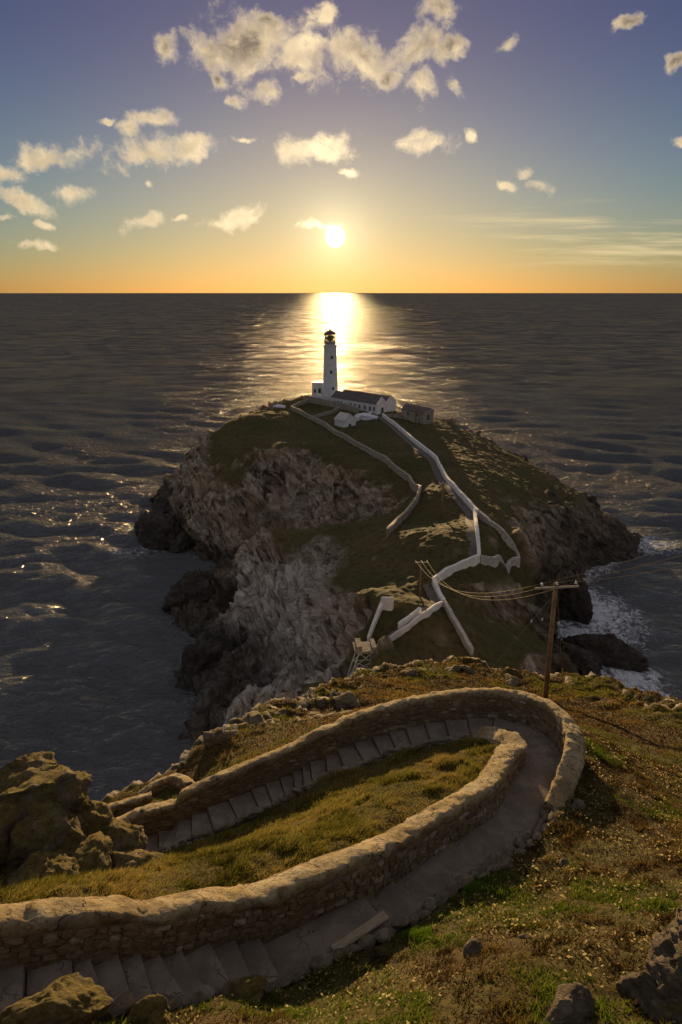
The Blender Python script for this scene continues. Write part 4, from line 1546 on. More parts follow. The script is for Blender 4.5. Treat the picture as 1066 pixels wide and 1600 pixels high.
M_WHITE = paint('white_paint', (0.80, 0.79, 0.78), (0.66, 0.64, 0.62))
M_ROOF = flat_mat('slate', (0.10, 0.085, 0.085), (0.16, 0.135, 0.13), scale=0.9, bscale=3.0, bst=0.5, bdist=0.05)
M_PALEROOF = flat_mat('pale_roof', (0.60, 0.58, 0.57), (0.48, 0.46, 0.45), scale=0.8)
M_STONEW = flat_mat('stone_wall', (0.42, 0.37, 0.29), (0.24, 0.20, 0.15), scale=1.3, bscale=2.0, bst=0.8, bdist=0.12)
M_WHITEWALL = flat_mat('limewash', (0.84, 0.83, 0.81), (0.70, 0.67, 0.63), scale=0.8, bscale=2.5, bst=0.6, bdist=0.08)
M_PALESTONE = flat_mat('pale_stone_wall', (0.60, 0.57, 0.52), (0.40, 0.36, 0.31), scale=1.3, bscale=2.0, bst=0.8, bdist=0.12)
M_GREEN = flat_mat('green_paint', (0.03, 0.09, 0.05), (0.05, 0.12, 0.07))
M_GLASSDARK = flat_mat('window_glass', (0.03, 0.035, 0.04), (0.05, 0.05, 0.055), rough=0.15, spec=0.5)
M_IRON = flat_mat('dark_iron', (0.035, 0.03, 0.028), (0.06, 0.05, 0.04), rough=0.5, spec=0.4)
M_TARMAC = flat_mat('path_surface', (0.12, 0.105, 0.09), (0.17, 0.15, 0.13), scale=0.6)
M_SHEET = flat_mat('white_sheet', (0.80, 0.78, 0.82), (0.62, 0.60, 0.66), scale=1.6, bscale=2.5, bst=0.9, bdist=0.2)


def m_glass():
    m = bpy.data.materials.new('lantern_glass')
    m.use_nodes = True
    k = NT(m.node_tree)
    out = k.n('ShaderNodeOutputMaterial')
    mix = k.n('ShaderNodeMixShader', {0: 0.4})
    k.put(mix.inputs[1], k.n('ShaderNodeBsdfTransparent', {'Color': (0.95, 0.93, 0.88)}))
    k.put(mix.inputs[2], k.n('ShaderNodeBsdfGlossy', {'Roughness': 0.05}))
    k.put(out.inputs[0], mix)
    return m


M_GLASS = m_glass()


def lighthouse():
    b = at_y(516.5, 627, 291.0)
    r = thing('lighthouse', 'tall white lighthouse tower with black lantern gallery above the sun glitter', 'lighthouse', (b[0], b[1], b[2] - 0.5))
    Z0 = 24.0
    MB().lathe([(3.55, -1.5), (3.5, 0.5), (3.15, 6), (2.9, 12), (2.72, 18), (2.6, Z0 - 1.6), (2.75, Z0 - 1.2), (2.95, Z0 - 0.7), (2.95, Z0 - 0.3), (2.6, Z0 - 0.25)], 40).build('tower', M_WHITE, r, True)
    MB().lathe([(2.4, Z0 - 0.3), (3.25, Z0 - 0.22), (3.25, Z0), (2.4, Z0 + 0.02)], 32).build('gallery_floor', M_WHITE, r)
    rail = MB()
    for zz in (0.45, 0.8, 1.15):
        pts = [(3.15 * math.cos(a), 3.15 * math.sin(a), Z0 + zz) for a in np.linspace(0, 2 * math.pi, 33)]
        rail.tube(pts, 0.045, 5, False)
    ra = rail.build('gallery_railing', M_IRON, r)
    for a in np.linspace(0, 2 * math.pi, 16, endpoint=False):
        MB().tube([(3.15 * math.cos(a), 3.15 * math.sin(a), Z0), (3.15 * math.cos(a), 3.15 * math.sin(a), Z0 + 1.18)], 0.05, 6).build('post', M_IRON, ra)
    MB().lathe([(2.35, Z0), (2.35, Z0 + 1.3), (2.5, Z0 + 1.35), (2.3, Z0 + 1.42)], 32).build('lantern_base', M_WHITE, r, True)
    lz0, lz1 = Z0 + 1.4, Z0 + 4.2
    lan = MB()
    for zz in (lz0, (lz0 + lz1) / 2, lz1):
        lan.tube([(2.35 * math.cos(a), 2.35 * math.sin(a), zz) for a in np.linspace(0, 2 * math.pi, 25)], 0.13, 5, False)
    lf = lan.build('lantern_frame', M_IRON, r)
    for a in np.linspace(0, 2 * math.pi, 12, endpoint=False):
        MB().tube([(2.35 * math.cos(a), 2.35 * math.sin(a), lz0), (2.35 * math.cos(a), 2.35 * math.sin(a), lz1)], 0.11, 5).build('glazing_bar', M_IRON, lf)
    for i in range(12):
        a0, a1 = 2 * math.pi * i / 12, 2 * math.pi * (i + 1) / 12
        V = [(2.28 * math.cos(a), 2.28 * math.sin(a), z) for a, z in ((a0, lz0), (a1, lz0), (a1, lz1), (a0, lz1))]
        MB().add(V, [(0, 1, 2, 3)]).build('pane', M_GLASS, lf)
    MB().lathe([(0.6, lz0), (1.3, lz0 + 0.4), (1.6, lz0 + 1.3), (1.3, lz0 + 2.2), (0.25, lz1 - 0.3)], 18).build('lens', M_IRON, r, True)
    MB().lathe([(2.65, lz1), (2.65, lz1 + 0.2), (2.3, lz1 + 0.65), (1.5, lz1 + 1.35), (0.6, lz1 + 1.6), (0.4, lz1 + 1.6), (0.42, lz1 + 1.95), (0.2, lz1 + 2.15)], 32).build('dome', M_IRON, r, True)
    v = MB()
    v.tube([(0, 0, lz1 + 2.1), (0, 0, lz1 + 3.1)], 0.06, 6)
    v.box(-0.7, 0.55, -0.03, 0.03, lz1 + 2.75, lz1 + 2.9)
    v.build('weather_vane', M_IRON, r)
    for zz, xx in ((6.2, 0.9), (13.0, 0.3), (19.0, 0.6)):
        rr = np.interp(zz, [0.5, 6, 12, 18, 22.4], [3.5, 3.15, 2.9, 2.72, 2.6])
        an = -math.pi / 2 + xx * 0.45
        w = MB().box(-0.15, 0.12, -0.42, 0.42, -0.6, 0.6).build('window', M_GLASSDARK, r)
        w.location = (rr * math.cos(an), rr * math.sin(an), zz)
        w.rotation_euler = (0, 0, an)
    return b


LH = lighthouse()


def gabled(name, label, cat, loc, rz, L, W, eave, ridge, wallmat, roofmat, doors=(), windows=(), chimneys=(), over=0.25, gable_up=0.0, double=False):
    """a house along local x (length L), depth along y from 0 to W. doors and windows: (face, along, z, width, height)"""
    r = thing(name, label, cat, loc, rz)
    spans = [(0, W / 2), (W / 2, W)] if double else [(0, W)]
    prof = [(0, -2.0)]
    for (a, b) in spans:
        prof += [(a, eave), ((a + b) / 2, ridge)]
    prof += [(W, eave), (W, -2.0)]
    MB().prism(prof, 'x', 0, L).build('wall', wallmat, r)
    for (a, b) in spans:
        m = (a + b) / 2
        sl = (ridge - eave) / (m - a)
        t = 0.16
        rf = MB()
        for s0, s1 in ((a - (over if a == 0 else 0), m), (b + (over if b == W else 0), m)):
            z0 = ridge - sl * abs(m - s0)
            poly = [(s0, z0 + 0.02), (s1, ridge + 0.02), (s1, ridge + t), (s0, z0 + t)]
            rf.prism(poly, 'x', -over * 0.4 + gable_up, L + over * 0.4 - gable_up)
        rf.build('roof', roofmat, r)
        if gable_up > 0:
            for x0 in (-0.1, L - 0.3):
                MB().prism([(a, eave), (m, ridge + 0.05), (b, eave), (b, eave + 0.3), (m, ridge + 0.42), (a, eave + 0.3)], 'x', x0, x0 + 0.4).build('gable_coping', wallmat, r)
    for kind, lst, mat in (('door', doors, M_GREEN), ('window', windows, M_GLASSDARK)):
        for (face, al, z, w, h) in lst:
            if face == 'front':
                d = MB().box(al - w / 2, al + w / 2, -0.06, 0.1, z, z + h).build(kind, mat, r)
                if kind == 'window':
                    MB().box(al - w / 2 - 0.1, al + w / 2 + 0.1, -0.14, 0.02, z - 0.14, z).build('sill', wallmat, d)
                    MB().box(al - 0.05, al + 0.05, -0.085, -0.03, z, z + h).build('glazing_bar', wallmat, d)
            elif face == 'right':
                d = MB().box(L - 0.1, L + 0.06, al - w / 2, al + w / 2, z, z + h).build(kind, mat, r)
            else:
                d = MB().box(-0.06, 0.1, al - w / 2, al + w / 2, z, z + h).build(kind, mat, r)
    for (x, y, w, h) in chimneys:
        c = MB().box(x - w / 2, x + w / 2, y - 0.4, y + 0.4, eave, ridge + h).build('chimney', wallmat, r)
        MB().box(x - w / 2 - 0.08, x + w / 2 + 0.08, y - 0.48, y + 0.48, ridge + h - 0.25, ridge + h + 0.02).build('cap', wallmat, c)
    return r


# keepers' cottages beside the tower
A = at_y(517, 630, 285.0)
B = at_y(589, 648, 264.6)
dv = B - A
Lk = float(np.hypot(dv[0], dv[1]))
az = math.atan2(dv[1], dv[0])
zc = min(A[2], B[2]) + 0.1
gabled('keepers_cottages', 'long white double-gabled cottage range with dark slate roof beside the tower', 'cottage', (A[0], A[1], zc), az, Lk, 10.5, 4.0, 6.1, M_WHITE, M_ROOF,
       doors=[('front', Lk * 0.32, 0.0, 1.1, 2.2), ('right', 3.0, 0.0, 1.2, 2.4)],
       windows=[('front', Lk * q, 1.2, 1.0, 1.5) for q in (0.08, 0.16, 0.24, 0.45, 0.54, 0.64, 0.75, 0.86, 0.94)], gable_up=0.35, double=True)
# flat-roofed block on the other side of the tower
C = at_y(488, 622, 293)
r = thing('flat_roofed_block', 'small cream flat-roofed block with green door at the foot of the tower', 'outbuilding', C, -0.12)
MB().box(0, 4.6, 0, 5.0, -2, 6.3).build('wall', M_WHITE, r)
MB().box(-0.15, 4.75, -0.15, 5.15, 6.3, 6.6).build('parapet', M_WHITE, r)
MB().box(2.7, 3.8, -0.07, 0.1, 1.6, 4.2).build('door', M_GREEN, r)
MB().box(0.8, 1.6, -0.06, 0.1, 2.3, 3.8).build('window', M_GLASSDARK, r)
t = at_y(499, 624, 287)
r = thing('rounded_tank', 'white round-topped tank standing against the flat-roofed block', 'tank', t)
MB().lathe([(1.15, -1.0), (1.15, 1.4), (1.0, 2.0), (0.6, 2.45), (0.15, 2.6)], 20).build('body', M_WHITE, r, True)
MB().lathe([(1.22, 1.25), (1.24, 1.32), (1.22, 1.4)], 20).build('rim', M_WHITE, r)
# white store with the pale roof in the yard
D = at_y(523, 668, 246.0)
E = at_y(540.5, 675.5, 241.0)
az = math.atan2(E[1] - D[1], E[0] - D[0])
gabled('yard_store', 'small white gabled store with pale roof and green door inside the yard wall', 'outbuilding', (D[0], D[1], min(D[2], E[2]) + 0.2), az, 5.6, 5.4, 3.9, 5.9, M_WHITE, M_PALEROOF,
       doors=[('right', 2.6, 0.1, 1.1, 2.3)], over=0.3)
# stone cottage by the poles
D = at_y(627, 648, 258.0)
E = at_y(662, 658.5, 248.5)
az = math.atan2(E[1] - D[1], E[0] - D[0])
Ls = float(np.hypot(E[0] - D[0], E[1] - D[1]))
gabled('stone_cottage', 'low stone cottage with dark slate roof and green gable door out beyond the white wall', 'cottage', (D[0], D[1], min(D[2], E[2]) + 0.2), az, Ls, 5.0, 2.9, 4.5, M_STONEW, M_ROOF,
       doors=[('right', 2.4, 0.0, 1.0, 2.1)], windows=[('front', Ls * 0.3, 1.1, 0.9, 1.0), ('front', Ls * 0.7, 1.1, 0.9, 1.0)], chimneys=[(Ls * 0.06, 2.5, 0.8, 0.7)])


def heap(label, px, py, dims, seed):
    p = isl_hit(px, py)
    root = None
    me = rock_mesh('covered_heap', seed, dims, 8, 0.28, 4, None, cutlo=0.7, cuthi=1.0, fine=0.12)
    o = link('covered_heap', me, M_SHEET)
    o.location = (p[0], p[1], p[2] + dims[2] * 0.35)
    tag(o, label, 'covered heap')


heap('large lumpy heap under white sheeting between the cottage range and the yard store', 573, 655, (4.2, 2.6, 1.7), 81)
heap('low white sheeted heap on the turf outside the yard wall', 437, 637, (2.6, 1.3, 0.8), 82)


# ------------------------------------------------------------------ walls on the island, laid over the turf
def turf_wall(name, label, pts, height, thick, mat, capmat=None, group=None, step=1.0, base=None):
    """pts: pixels (with the level below the camera); the wall follows the ground"""
    ln = []
    for q in pts:
        w = isl_hit(q[0], q[1]) if len(q) == 2 else at_c(*q)
        ln.append(w)
    L = resample(np.array(ln), step)
    N = normals2(L)
    zg = np.maximum(isl_h(L[:, 0] + N[:, 0] * 0.4, L[:, 1] + N[:, 1] * 0.4), isl_h(L[:, 0], L[:, 1]))
    zz = zg.copy()
    for _ in range(4):
        zz[1:-1] = 0.25 * zz[:-2] + 0.5 * zz[1:-1] + 0.25 * zz[2:]
    n = len(L)
    g = np.random.default_rng(len(label))
    hts = height + 0.10 * fbm(np.stack([np.arange(n) * 0.5, np.zeros(n), np.zeros(n)], 1), 2, seed=len(label))
    c0 = np.array([L[n // 2, 0], L[n // 2, 1], zz[n // 2]])
    root = thing(name, label, 'wall', c0, group=group)

    def sweep(nm, prof, m):
        V = np.zeros((n, len(prof), 3))
        for j, (o_, z_, hh) in enumerate(prof):
            V[:, j, :2] = L[:, :2] + N * o_
            V[:, j, 2] = zz + z_ + hh * hts
        W = V.reshape(-1, 3)
        W = W + 0.06 * np.stack([fbm(W / 0.9, 2, seed=a) for a in range(3)], 1)
        F = list(map(tuple, grid_faces(n, len(prof))))
        F += [tuple(range(len(prof))), tuple(range((n - 1) * len(prof), n * len(prof)))[::-1]]
        me = bpy.data.meshes.new(nm)
        me.from_pydata([tuple(v) for v in (W - c0)], [], F)
        bm = bmesh.new()
        bm.from_mesh(me)
        bmesh.ops.recalc_face_normals(bm, faces=bm.faces)
        bm.to_mesh(me)
        bm.free()
        return link(nm, me, m, root)

    t = thick / 2
    sweep('masonry', [(-t, -1.2, 0), (-t, -0.12, 1), (t, -0.12, 1), (t, -1.2, 0)], mat)
    sweep('coping', [(-t - 0.05, -0.16, 1), (-t - 0.05, -0.02, 1), (0, 0.06, 1), (t + 0.05, -0.02, 1), (t + 0.05, -0.16, 1)], capmat or mat)
    return root


def ribbon(name, pts, width, mat, off=0.0, step=0.8, lift=0.12):
    ln = [isl_hit(q[0], q[1]) if len(q) == 2 else at_c(*q) for q in pts]
    L = resample(np.array(ln), step)
    N = normals2(L)
    V, F = [], []
    n = len(L)
    zz = isl_h(L[:, 0] + N[:, 0] * off, L[:, 1] + N[:, 1] * off)
    for _ in range(3):
        zz[1:-1] = 0.25 * zz[:-2] + 0.5 * zz[1:-1] + 0.25 * zz[2:]
    for i in range(n):
        for w in (-0.5, 0.5):
            o_ = off + w * width
            V.append((L[i, 0] + N[i, 0] * o_, L[i, 1] + N[i, 1] * o_, zz[i] + lift + 0.1))
        for w in (-0.5, 0.5):
            o_ = off + w * width
            V.append((L[i, 0] + N[i, 0] * o_, L[i, 1] + N[i, 1] * o_, zz[i] - 1.0))
    for i in range(n - 1):
        a, b = i * 4, (i + 1) * 4
        F += [(a, a + 1, b + 1, b), (a + 1, a + 3, b + 3, b + 1), (a + 2, a, b, b + 2)]
    me = bpy.data.meshes.new(name)
    me.from_pydata(V, [], F)
    o = link(name, me, mat)
    tag(o, kind='structure')


W_MAIN = W_LINES[0]
turf_wall('white_wall', 'long white wall running down from the cottage range beside the ridge path', W_MAIN, 1.5, 0.55, M_WHITEWALL)
turf_wall('white_wall', 'short white wall below the fork, joining the ridge wall to the zigzag', [(741, 805), (744, 830), (748, 878)], 1.5, 0.6, M_WHITEWALL)
turf_wall('white_wall', 'white wall slanting from the fork down to the first turn of the lower path', [(748, 879), (722, 889), (698, 899), (677, 914)], 1.4, 0.55, M_WHITEWALL)
turf_wall('white_wall', 'short white wall between the two turns of the lower path', [(677, 914), (684, 930), (693, 948)], 1.3, 0.55, M_WHITEWALL)
turf_wall('white_wall', 'white wall descending from the second turn to the bridge landing', [(693, 949), (668, 963), (640, 984), (615, 1002), (596, 1015)], 1.1, 0.4, M_WHITEWALL)
turf_wall('island_stone_wall', 'rubble wall dropping from the second turn towards the gorge', [(693, 949), (706, 970), (720, 995), (737, 1026)], 1.3, 0.55, M_PALESTONE)
turf_wall('island_stone_wall', 'grey stone wall forming the seaward side of the triangular plot', [(748, 808), (765, 822), (790, 845), (805, 862), (811, 880)], 1.5, 0.6, M_PALESTONE)
turf_wall('island_stone_wall', 'grey stone wall closing the foot of the triangular plot', [(811, 880), (796, 886), (775, 882), (750, 879)], 1.5, 0.6, M_PALESTONE)
turf_wall('cliff_wall', 'long winding stone wall along the brink of the big bare cliff', [(455, 641), (480, 653), (510, 668), (522, 678), (545, 690), (580, 711), (610, 730), (640, 752), (657, 769), (652, 785), (640, 802), (620, 822), (606, 839)], 1.6, 0.6, M_STONEW)
turf_wall('yard_wall', 'stone yard wall from the brink wall up to the flat-roofed block', [(455, 640), (468, 634), (480, 630), (493, 626)], 1.5, 0.5, M_STONEW)
turf_wall('yard_wall', 'tall rough stone wall in front of the cottage range', [(478, 627), (500, 632), (528, 638), (550, 643), (560, 647)], 2.4, 0.7, M_STONEW)
turf_wall('yard_wall', 'low cross wall dividing the two grassy yards', [(489, 655), (505, 650), (522, 645), (530, 641)], 1.3, 0.5, M_STONEW)
turf_wall('yard_wall', 'short white yard wall between the store and the sheeted heap', [(553, 659), (565, 655), (580, 650)], 1.5, 0.5, M_WHITEWALL)
turf_wall('yard_wall', 'stone wall along the front of the stone cottage plot', [(604, 652), (615, 652), (628, 654)], 1.2, 0.5, M_STONEW)
ribbon('island_path', W_MAIN, 1.9, M_TARMAC, off=-1.35)
ribbon('island_path', [(741, 805), (744, 830), (748, 878)], 1.7, M_TARMAC, off=-1.2)
ribbon('island_path', [(677, 914), (684, 930), (693, 948)], 1.6, M_TARMAC, off=-1.15)
ribbon('island_path', [(693, 949), (668, 963), (640, 984), (615, 1002), (596, 1015)], 1.3, M_TARMAC, off=-0.95)

# bridge landing: white side wall with return, low parapet, and the lattice tower that carries the bridge
turf_wall('white_wall', 'tall white wall climbing beside the lattice tower at the bridge landing', [(575, 1012), (582, 990), (590, 968), (597, 952)], 1.5, 0.45, M_WHITEWALL)
turf_wall('white_wall', 'short white end wall at the head of the bridge landing', [(596, 953), (605, 953), (614, 954)], 1.9, 0.45, M_WHITEWALL)
turf_wall('white_wall', 'broken low white wall of the roofless hut by the landing steps', [(622, 985), (635, 975), (648, 967), (656, 960)], 1.0, 0.6, M_WHITEWALL, step=0.6)


def bridge_tower():
    p = at_c(572, 1019, -50.8)
    r = thing('bridge_tower', 'white steel lattice tower carrying the landing end of the footbridge', 'bridge tower', (p[0], p[1], p[2]), 0.1)
    z = 0.0
    zb = -12.0
    wt, wb, dp = 1.0, 1.9, 1.0
    for sx in (-1, 1):
        for sy in (0, 1):
            MB().tube([(sx * wt, sy * dp * 2, z), (sx * (wt + (wb - wt) * 4), sy * dp * 2, zb)], 0.09, 6).build('leg', M_WHITE, r)
    for sy in (0, 1):
        for i in range(5):
            za, zc_ = -0.1 - i * 2.4, -0.1 - (i + 1) * 2.4
            wa, wc = wt + (wb - wt) * 4 * (-za / 12), wt + (wb - wt) * 4 * (-zc_ / 12)
            MB().tube([(-wa, sy * 2 * dp, za), (wc, sy * 2 * dp, zc_)], 0.055, 5).build('brace', M_WHITE, r)
            MB().tube([(wa, sy * 2 * dp, za), (-wc, sy * 2 * dp, zc_)], 0.055, 5).build('brace', M_WHITE, r)
            MB().tube([(-wc, sy * 2 * dp, zc_), (wc, sy * 2 * dp, zc_)], 0.06, 5).build('cross_bar', M_WHITE, r)
    MB().box(-1.7, 1.7, -0.4, 2.6, 0.0, 0.35).build('deck', M_STONEW, r)
    MB().box(-1.4, -0.6, -0.3, 2.4, 0.35, 1.1).build('parapet', M_STONEW, r)
    MB().box(0.9, 1.5, -0.3, 2.4, 0.35, 0.9).build('parapet', M_STONEW, r)
    MB().box(1.0, 1.7, 1.2, 2.6, -12, 0.0).build('pier', M_STONEW, r)


bridge_tower()


# ------------------------------------------------------------------ poles and wires
M_POLE = flat_mat('creosoted_pole', (0.17, 0.11, 0.05), (0.30, 0.20, 0.095), scale=2.0, bscale=18.0, bst=0.6, bdist=0.02)
M_ARM = flat_mat('galvanised_arm', (0.30, 0.27, 0.22), (0.40, 0.36, 0.29), rough=0.6)
M_PORC = flat_mat('porcelain', (0.80, 0.80, 0.80), (0.72, 0.72, 0.72), rough=0.2, spec=0.5)
M_YELLOW = flat_mat('yellow_guard', (0.62, 0.40, 0.04), (0.50, 0.32, 0.03), rough=0.6)
M_DARKWIRE = flat_mat('dark_wire', (0.03, 0.027, 0.022), (0.04, 0.035, 0.03), rough=1.0, spec=0.0)
M_WIRE = flat_mat('copper_wire', (0.22, 0.165, 0.08), (0.28, 0.21, 0.11), rough=0.7, spec=0.2)


def utility_pole(label, base, height, r0, arm, arm_dir, ins, group=None, lean=(0, 0)):
    r = thing('utility_pole', label, 'utility pole', base, 0, group)
    r.rotation_euler = (lean[0], lean[1], 0)
    MB().tube([(0, 0, -1.2), (0, 0, height * 0.5), (0, 0, height)], [r0, r0 * 0.86, r0 * 0.72], 12).build('pole', M_POLE, r, True)
    d = Vector((math.cos(arm_dir), math.sin(arm_dir), 0))
    n = Vector((-d.y, d.x, 0)) * (r0 * 0.9)
    z = height - 0.22 * min(1, arm)
    a = MB()
    m = Matrix.Translation(Vector((0, 0, z)) - n * 1.0) @ Matrix.Rotation(arm_dir, 4, 'Z')
    a.box(-arm / 2, arm / 2, -0.05, 0.05, -0.06, 0.06)
    a.V = [tuple(m @ Vector(v)) for v in a.V]
    arm_o = a.build('crossarm', M_ARM, r)
    tops = []
    for q in ins:
        p = Vector((0, 0, z)) - n + d * (arm / 2 * q)
        s = MB().tube([p + Vector((0, 0, 0.05)), p + Vector((0, 0, 0.22))], 0.018, 6).build('pin', M_IRON, r)
        k_ = MB().lathe([(0.05, 0.16), (0.085, 0.18), (0.075, 0.23), (0.05, 0.25), (0.07, 0.28), (0.055, 0.34), (0.02, 0.36)], 12).build('insulator', M_PORC, r, True)
        k_.location = p
        tops.append(p + Vector((0, 0, 0.30)))
    bpy.context.view_layer.update()
    return r, [r.matrix_world @ t_ for t_ in tops]


def wire(name, label, a, b, sag, rad, mat, group=None, n=24):
    a, b = Vector(a), Vector(b)
    mid = (a + b) / 2
    pts = []
    for i in range(n + 1):
        t = i / n
        p = a.lerp(b, t)
        p.z -= sag * 4 * t * (1 - t)
        pts.append(p - mid)
    o = MB().tube(pts, rad, 5).build(name, mat, None, True)
    o.location = mid
    return tag(o, label, 'wire', group)


pb = at_c(852, 1096, -25.0)
pb[2] = main_h(pb[0], pb[1])
PH = at_y(868, 911, pb[1])[2] - pb[2]
POLE, PT = utility_pole('tall brown timber pole with crossarm and three white insulators on the brink of the cliff', pb, PH, 0.17, 2.75, 0.10, (-0.68, 0.0, 0.86), lean=(0, -0.012))

i1 = isl_hit(690, 811)
_, T1 = utility_pole('slim utility pole on the turf between the brink wall and the white ridge wall', i1, 8.6, 0.2, 2.2, 0.05, (-0.85, 0.0, 0.85), group=None)
i2 = isl_hit(656, 934)
_, T2 = utility_pole('slim utility pole on the saddle below the triangular plot', i2, 6.8, 0.2, 2.2, 0.05, (-0.85, 0.0, 0.85))
i3 = isl_hit(649, 664)
_, T3 = utility_pole('twin utility pole in front of the stone cottage, the nearer to the white wall', i3, 8.5, 0.17, 1.6, 0.3, (-0.8, 0.8))
i4 = isl_hit(655, 666)
_, T4 = utility_pole('twin utility pole in front of the stone cottage, the nearer to its gable door', i4, 8.0, 0.17, 1.6, 0.3, (-0.8, 0.8))
p3 = on_main(361, 1160)
tp = at_y(361, 1139, p3[1])
_, T5 = utility_pole('small post with a short crossarm among the brink rocks', p3, max(0.7, tp[2] - p3[2]), 0.045, 0.6, 0.1, (-0.8, 0.8))

for k_, q in enumerate(PT):
    wire('power_line', 'power line sagging from the brink pole across the gorge to the saddle pole', q, T2[k_], 2.6 + 0.5 * k_, 0.015, M_WIRE, 'power lines over the gorge')
for k_, q in enumerate(PT):
    e = at_y(1210, 800 + 26 * k_, 30.0)
    wire('power_line', 'power line rising from the brink pole out over the surf', q, e, 0.25, 0.013, M_WIRE, 'power lines over the surf')
for k_ in range(3):
    wire('power_line', 'thin power line between the saddle pole and the ridge pole', T2[k_], T1[k_], 0.8, 0.012, M_DARKWIRE, 'power lines up the ridge')
for k_ in range(2):
    wire('power_line', 'thin power line between the ridge pole and the twin poles', T1[k_ * 2], (T3 if k_ == 0 else T4)[0], 1.6, 0.014, M_DARKWIRE, 'power lines to the twin poles')


def stay(label, top, px, py, yellow):
    f = on_main(px, py)
    top, f = Vector(top), Vector(f)
    r = thing('pole_stay', label, 'stay wire', f)
    MB().tube([top - f, (0, 0, 0)], 0.014, 5).build('stay_rope', M_WIRE, r)
    if yellow:
        MB().tube([(top - f) * yellow, (0, 0, -0.1)], 0.035, 6).build('stay_guard', M_YELLOW, r)
    ins_ = (top - f) * 0.72
    MB().lathe([(0.03, -0.1), (0.05, -0.05), (0.05, 0.05), (0.03, 0.1)], 8).build('stay_insulator', M_PORC, r, True).location = ins_
    return r


ptop = Vector((pb[0], pb[1], pb[2] + PH - 0.55))
stay('steel stay with short yellow guard, from brink pole to turf by the wall', ptop, 733, 1086, 0.15)
stay('thin stay from the brink pole to the rocks at the gorge edge', ptop, 800, 1060, 0.0)
stay('steep stay with long yellow guard beside the foot of the brink pole', ptop, 882, 1092, 0.3)


# ------------------------------------------------------------------ grass, heath and dead leaves
def m_blade(name, trans=0.45):
    m = bpy.data.materials.new(name)
    m.use_nodes = True
    k = NT(m.node_tree)
    out = k.n('ShaderNodeOutputMaterial')
    c = k.n('ShaderNodeAttribute', attribute_name='tone').outputs['Color']
    mix = k.n('ShaderNodeMixShader', {0: trans})
    k.put(mix.inputs[1], k.n('ShaderNodeBsdfDiffuse', {'Color': c}))
    k.put(mix.inputs[2], k.n('ShaderNodeBsdfTranslucent', {'Color': c}))
    k.put(out.inputs[0], mix)
    return m


M_BLADE = m_blade('grass_blade')

_gx = np.arange(-16, 34, 0.1)
_gy = np.arange(3, 58, 0.1)
_GX, _GY = np.meshgrid(_gx, _gy)
_GH = main_h(_GX, _GY)
_raw, _ED = main_raw(_GX, _GY)
_ED = _ED.reshape(_GX.shape)
_q, _s, _side = seg_dist(_GX, _GY, CL[::4])
_PD = (_q - np.interp(_s, CLS, CL[:, 3])).reshape(_GX.shape)     # distance from the path's edge
_SIDE = _side.reshape(_GX.shape)
_PS = _s.reshape(_GX.shape)
_WL = np.minimum(seg_dist(_GX, _GY, np.array(lineA)[:, :2])[0] - 0.30, seg_dist(_GX, _GY, lineB[:, :2])[0] - 0.27).reshape(_GX.shape)


def look(G, x, y):
    fx = np.clip((x - _gx[0]) / 0.1, 0, len(_gx) - 1.001)
    fy = np.clip((y - _gy[0]) / 0.1, 0, len(_gy) - 1.001)
    ix, iy = fx.astype(int), fy.astype(int)
    tx, ty = fx - ix, fy - iy
    return (G[iy, ix] * (1 - tx) + G[iy, ix + 1] * tx) * (1 - ty) + (G[iy + 1, ix] * (1 - tx) + G[iy + 1, ix + 1] * tx) * ty


def scatter(n, x0, x1, y0, y1, rg, margin=70):
    x = rg.uniform(x0, x1, n)
    y = rg.uniform(y0, y1, n)
    z = look(_GH, x, y)
    px = 533 + FPX * x / (y * CT - (z - CAMZ) * ST)
    py = 800 - FPX * (y * ST + (z - CAMZ) * CT) / (y * CT - (z - CAMZ) * ST)
    ok = (px > -margin) & (px < 1066 + margin) & (py < 1600 + margin) & (look(_PD, x, y) > 0.06) & (look(_WL, x, y) > 0.0) & (look(_ED, x, y) > -0.8)
    return x[ok], y[ok], z[ok]


def blades(name, label, x, y, z, h, w, lean, tone, rg, tipgain=1.35):
    """lean: (n, 2) horizontal reach of the tip; three triangles a blade"""
    n = len(x)
    a = rg.uniform(0, math.pi, n)
    ux, uy = np.cos(a) * w / 2, np.sin(a) * w / 2
    B = np.stack([x, y, z - 0.02], 1)
    V = np.zeros((n, 5, 3))
    U = np.stack([ux, uy, np.zeros(n)], 1)
    M = B + np.stack([lean[:, 0] * 0.3, lean[:, 1] * 0.3, h * 0.58], 1)
    T = B + np.stack([lean[:, 0], lean[:, 1], h], 1)
    V[:, 0], V[:, 1] = B - U, B + U
    V[:, 2], V[:, 3] = M - U * 0.8, M + U * 0.8
    V[:, 4] = T
    i = np.arange(n)[:, None] * 5
    F = np.concatenate([i + np.array([[0, 1, 3]]), i + np.array([[0, 3, 2]]), i + np.array([[2, 3, 4]])])
    me = mesh_np(name, V.reshape(-1, 3), F)
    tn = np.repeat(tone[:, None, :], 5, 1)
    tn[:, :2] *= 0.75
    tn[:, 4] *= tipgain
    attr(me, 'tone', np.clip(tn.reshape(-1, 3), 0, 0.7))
    o = link(name, me, M_BLADE)
    return tag(o, label, 'grass' if 'leaf' not in name else 'leaves', kind='stuff')


def pal(t, cols):
    """t in 0..1 through a list of colours"""
    cols = np.array(cols)
    f = np.clip(t, 0, 0.9999) * (len(cols) - 1)
    i = f.astype(int)
    w = (f - i)[:, None]
    return cols[i] * (1 - w) + cols[i + 1] * w


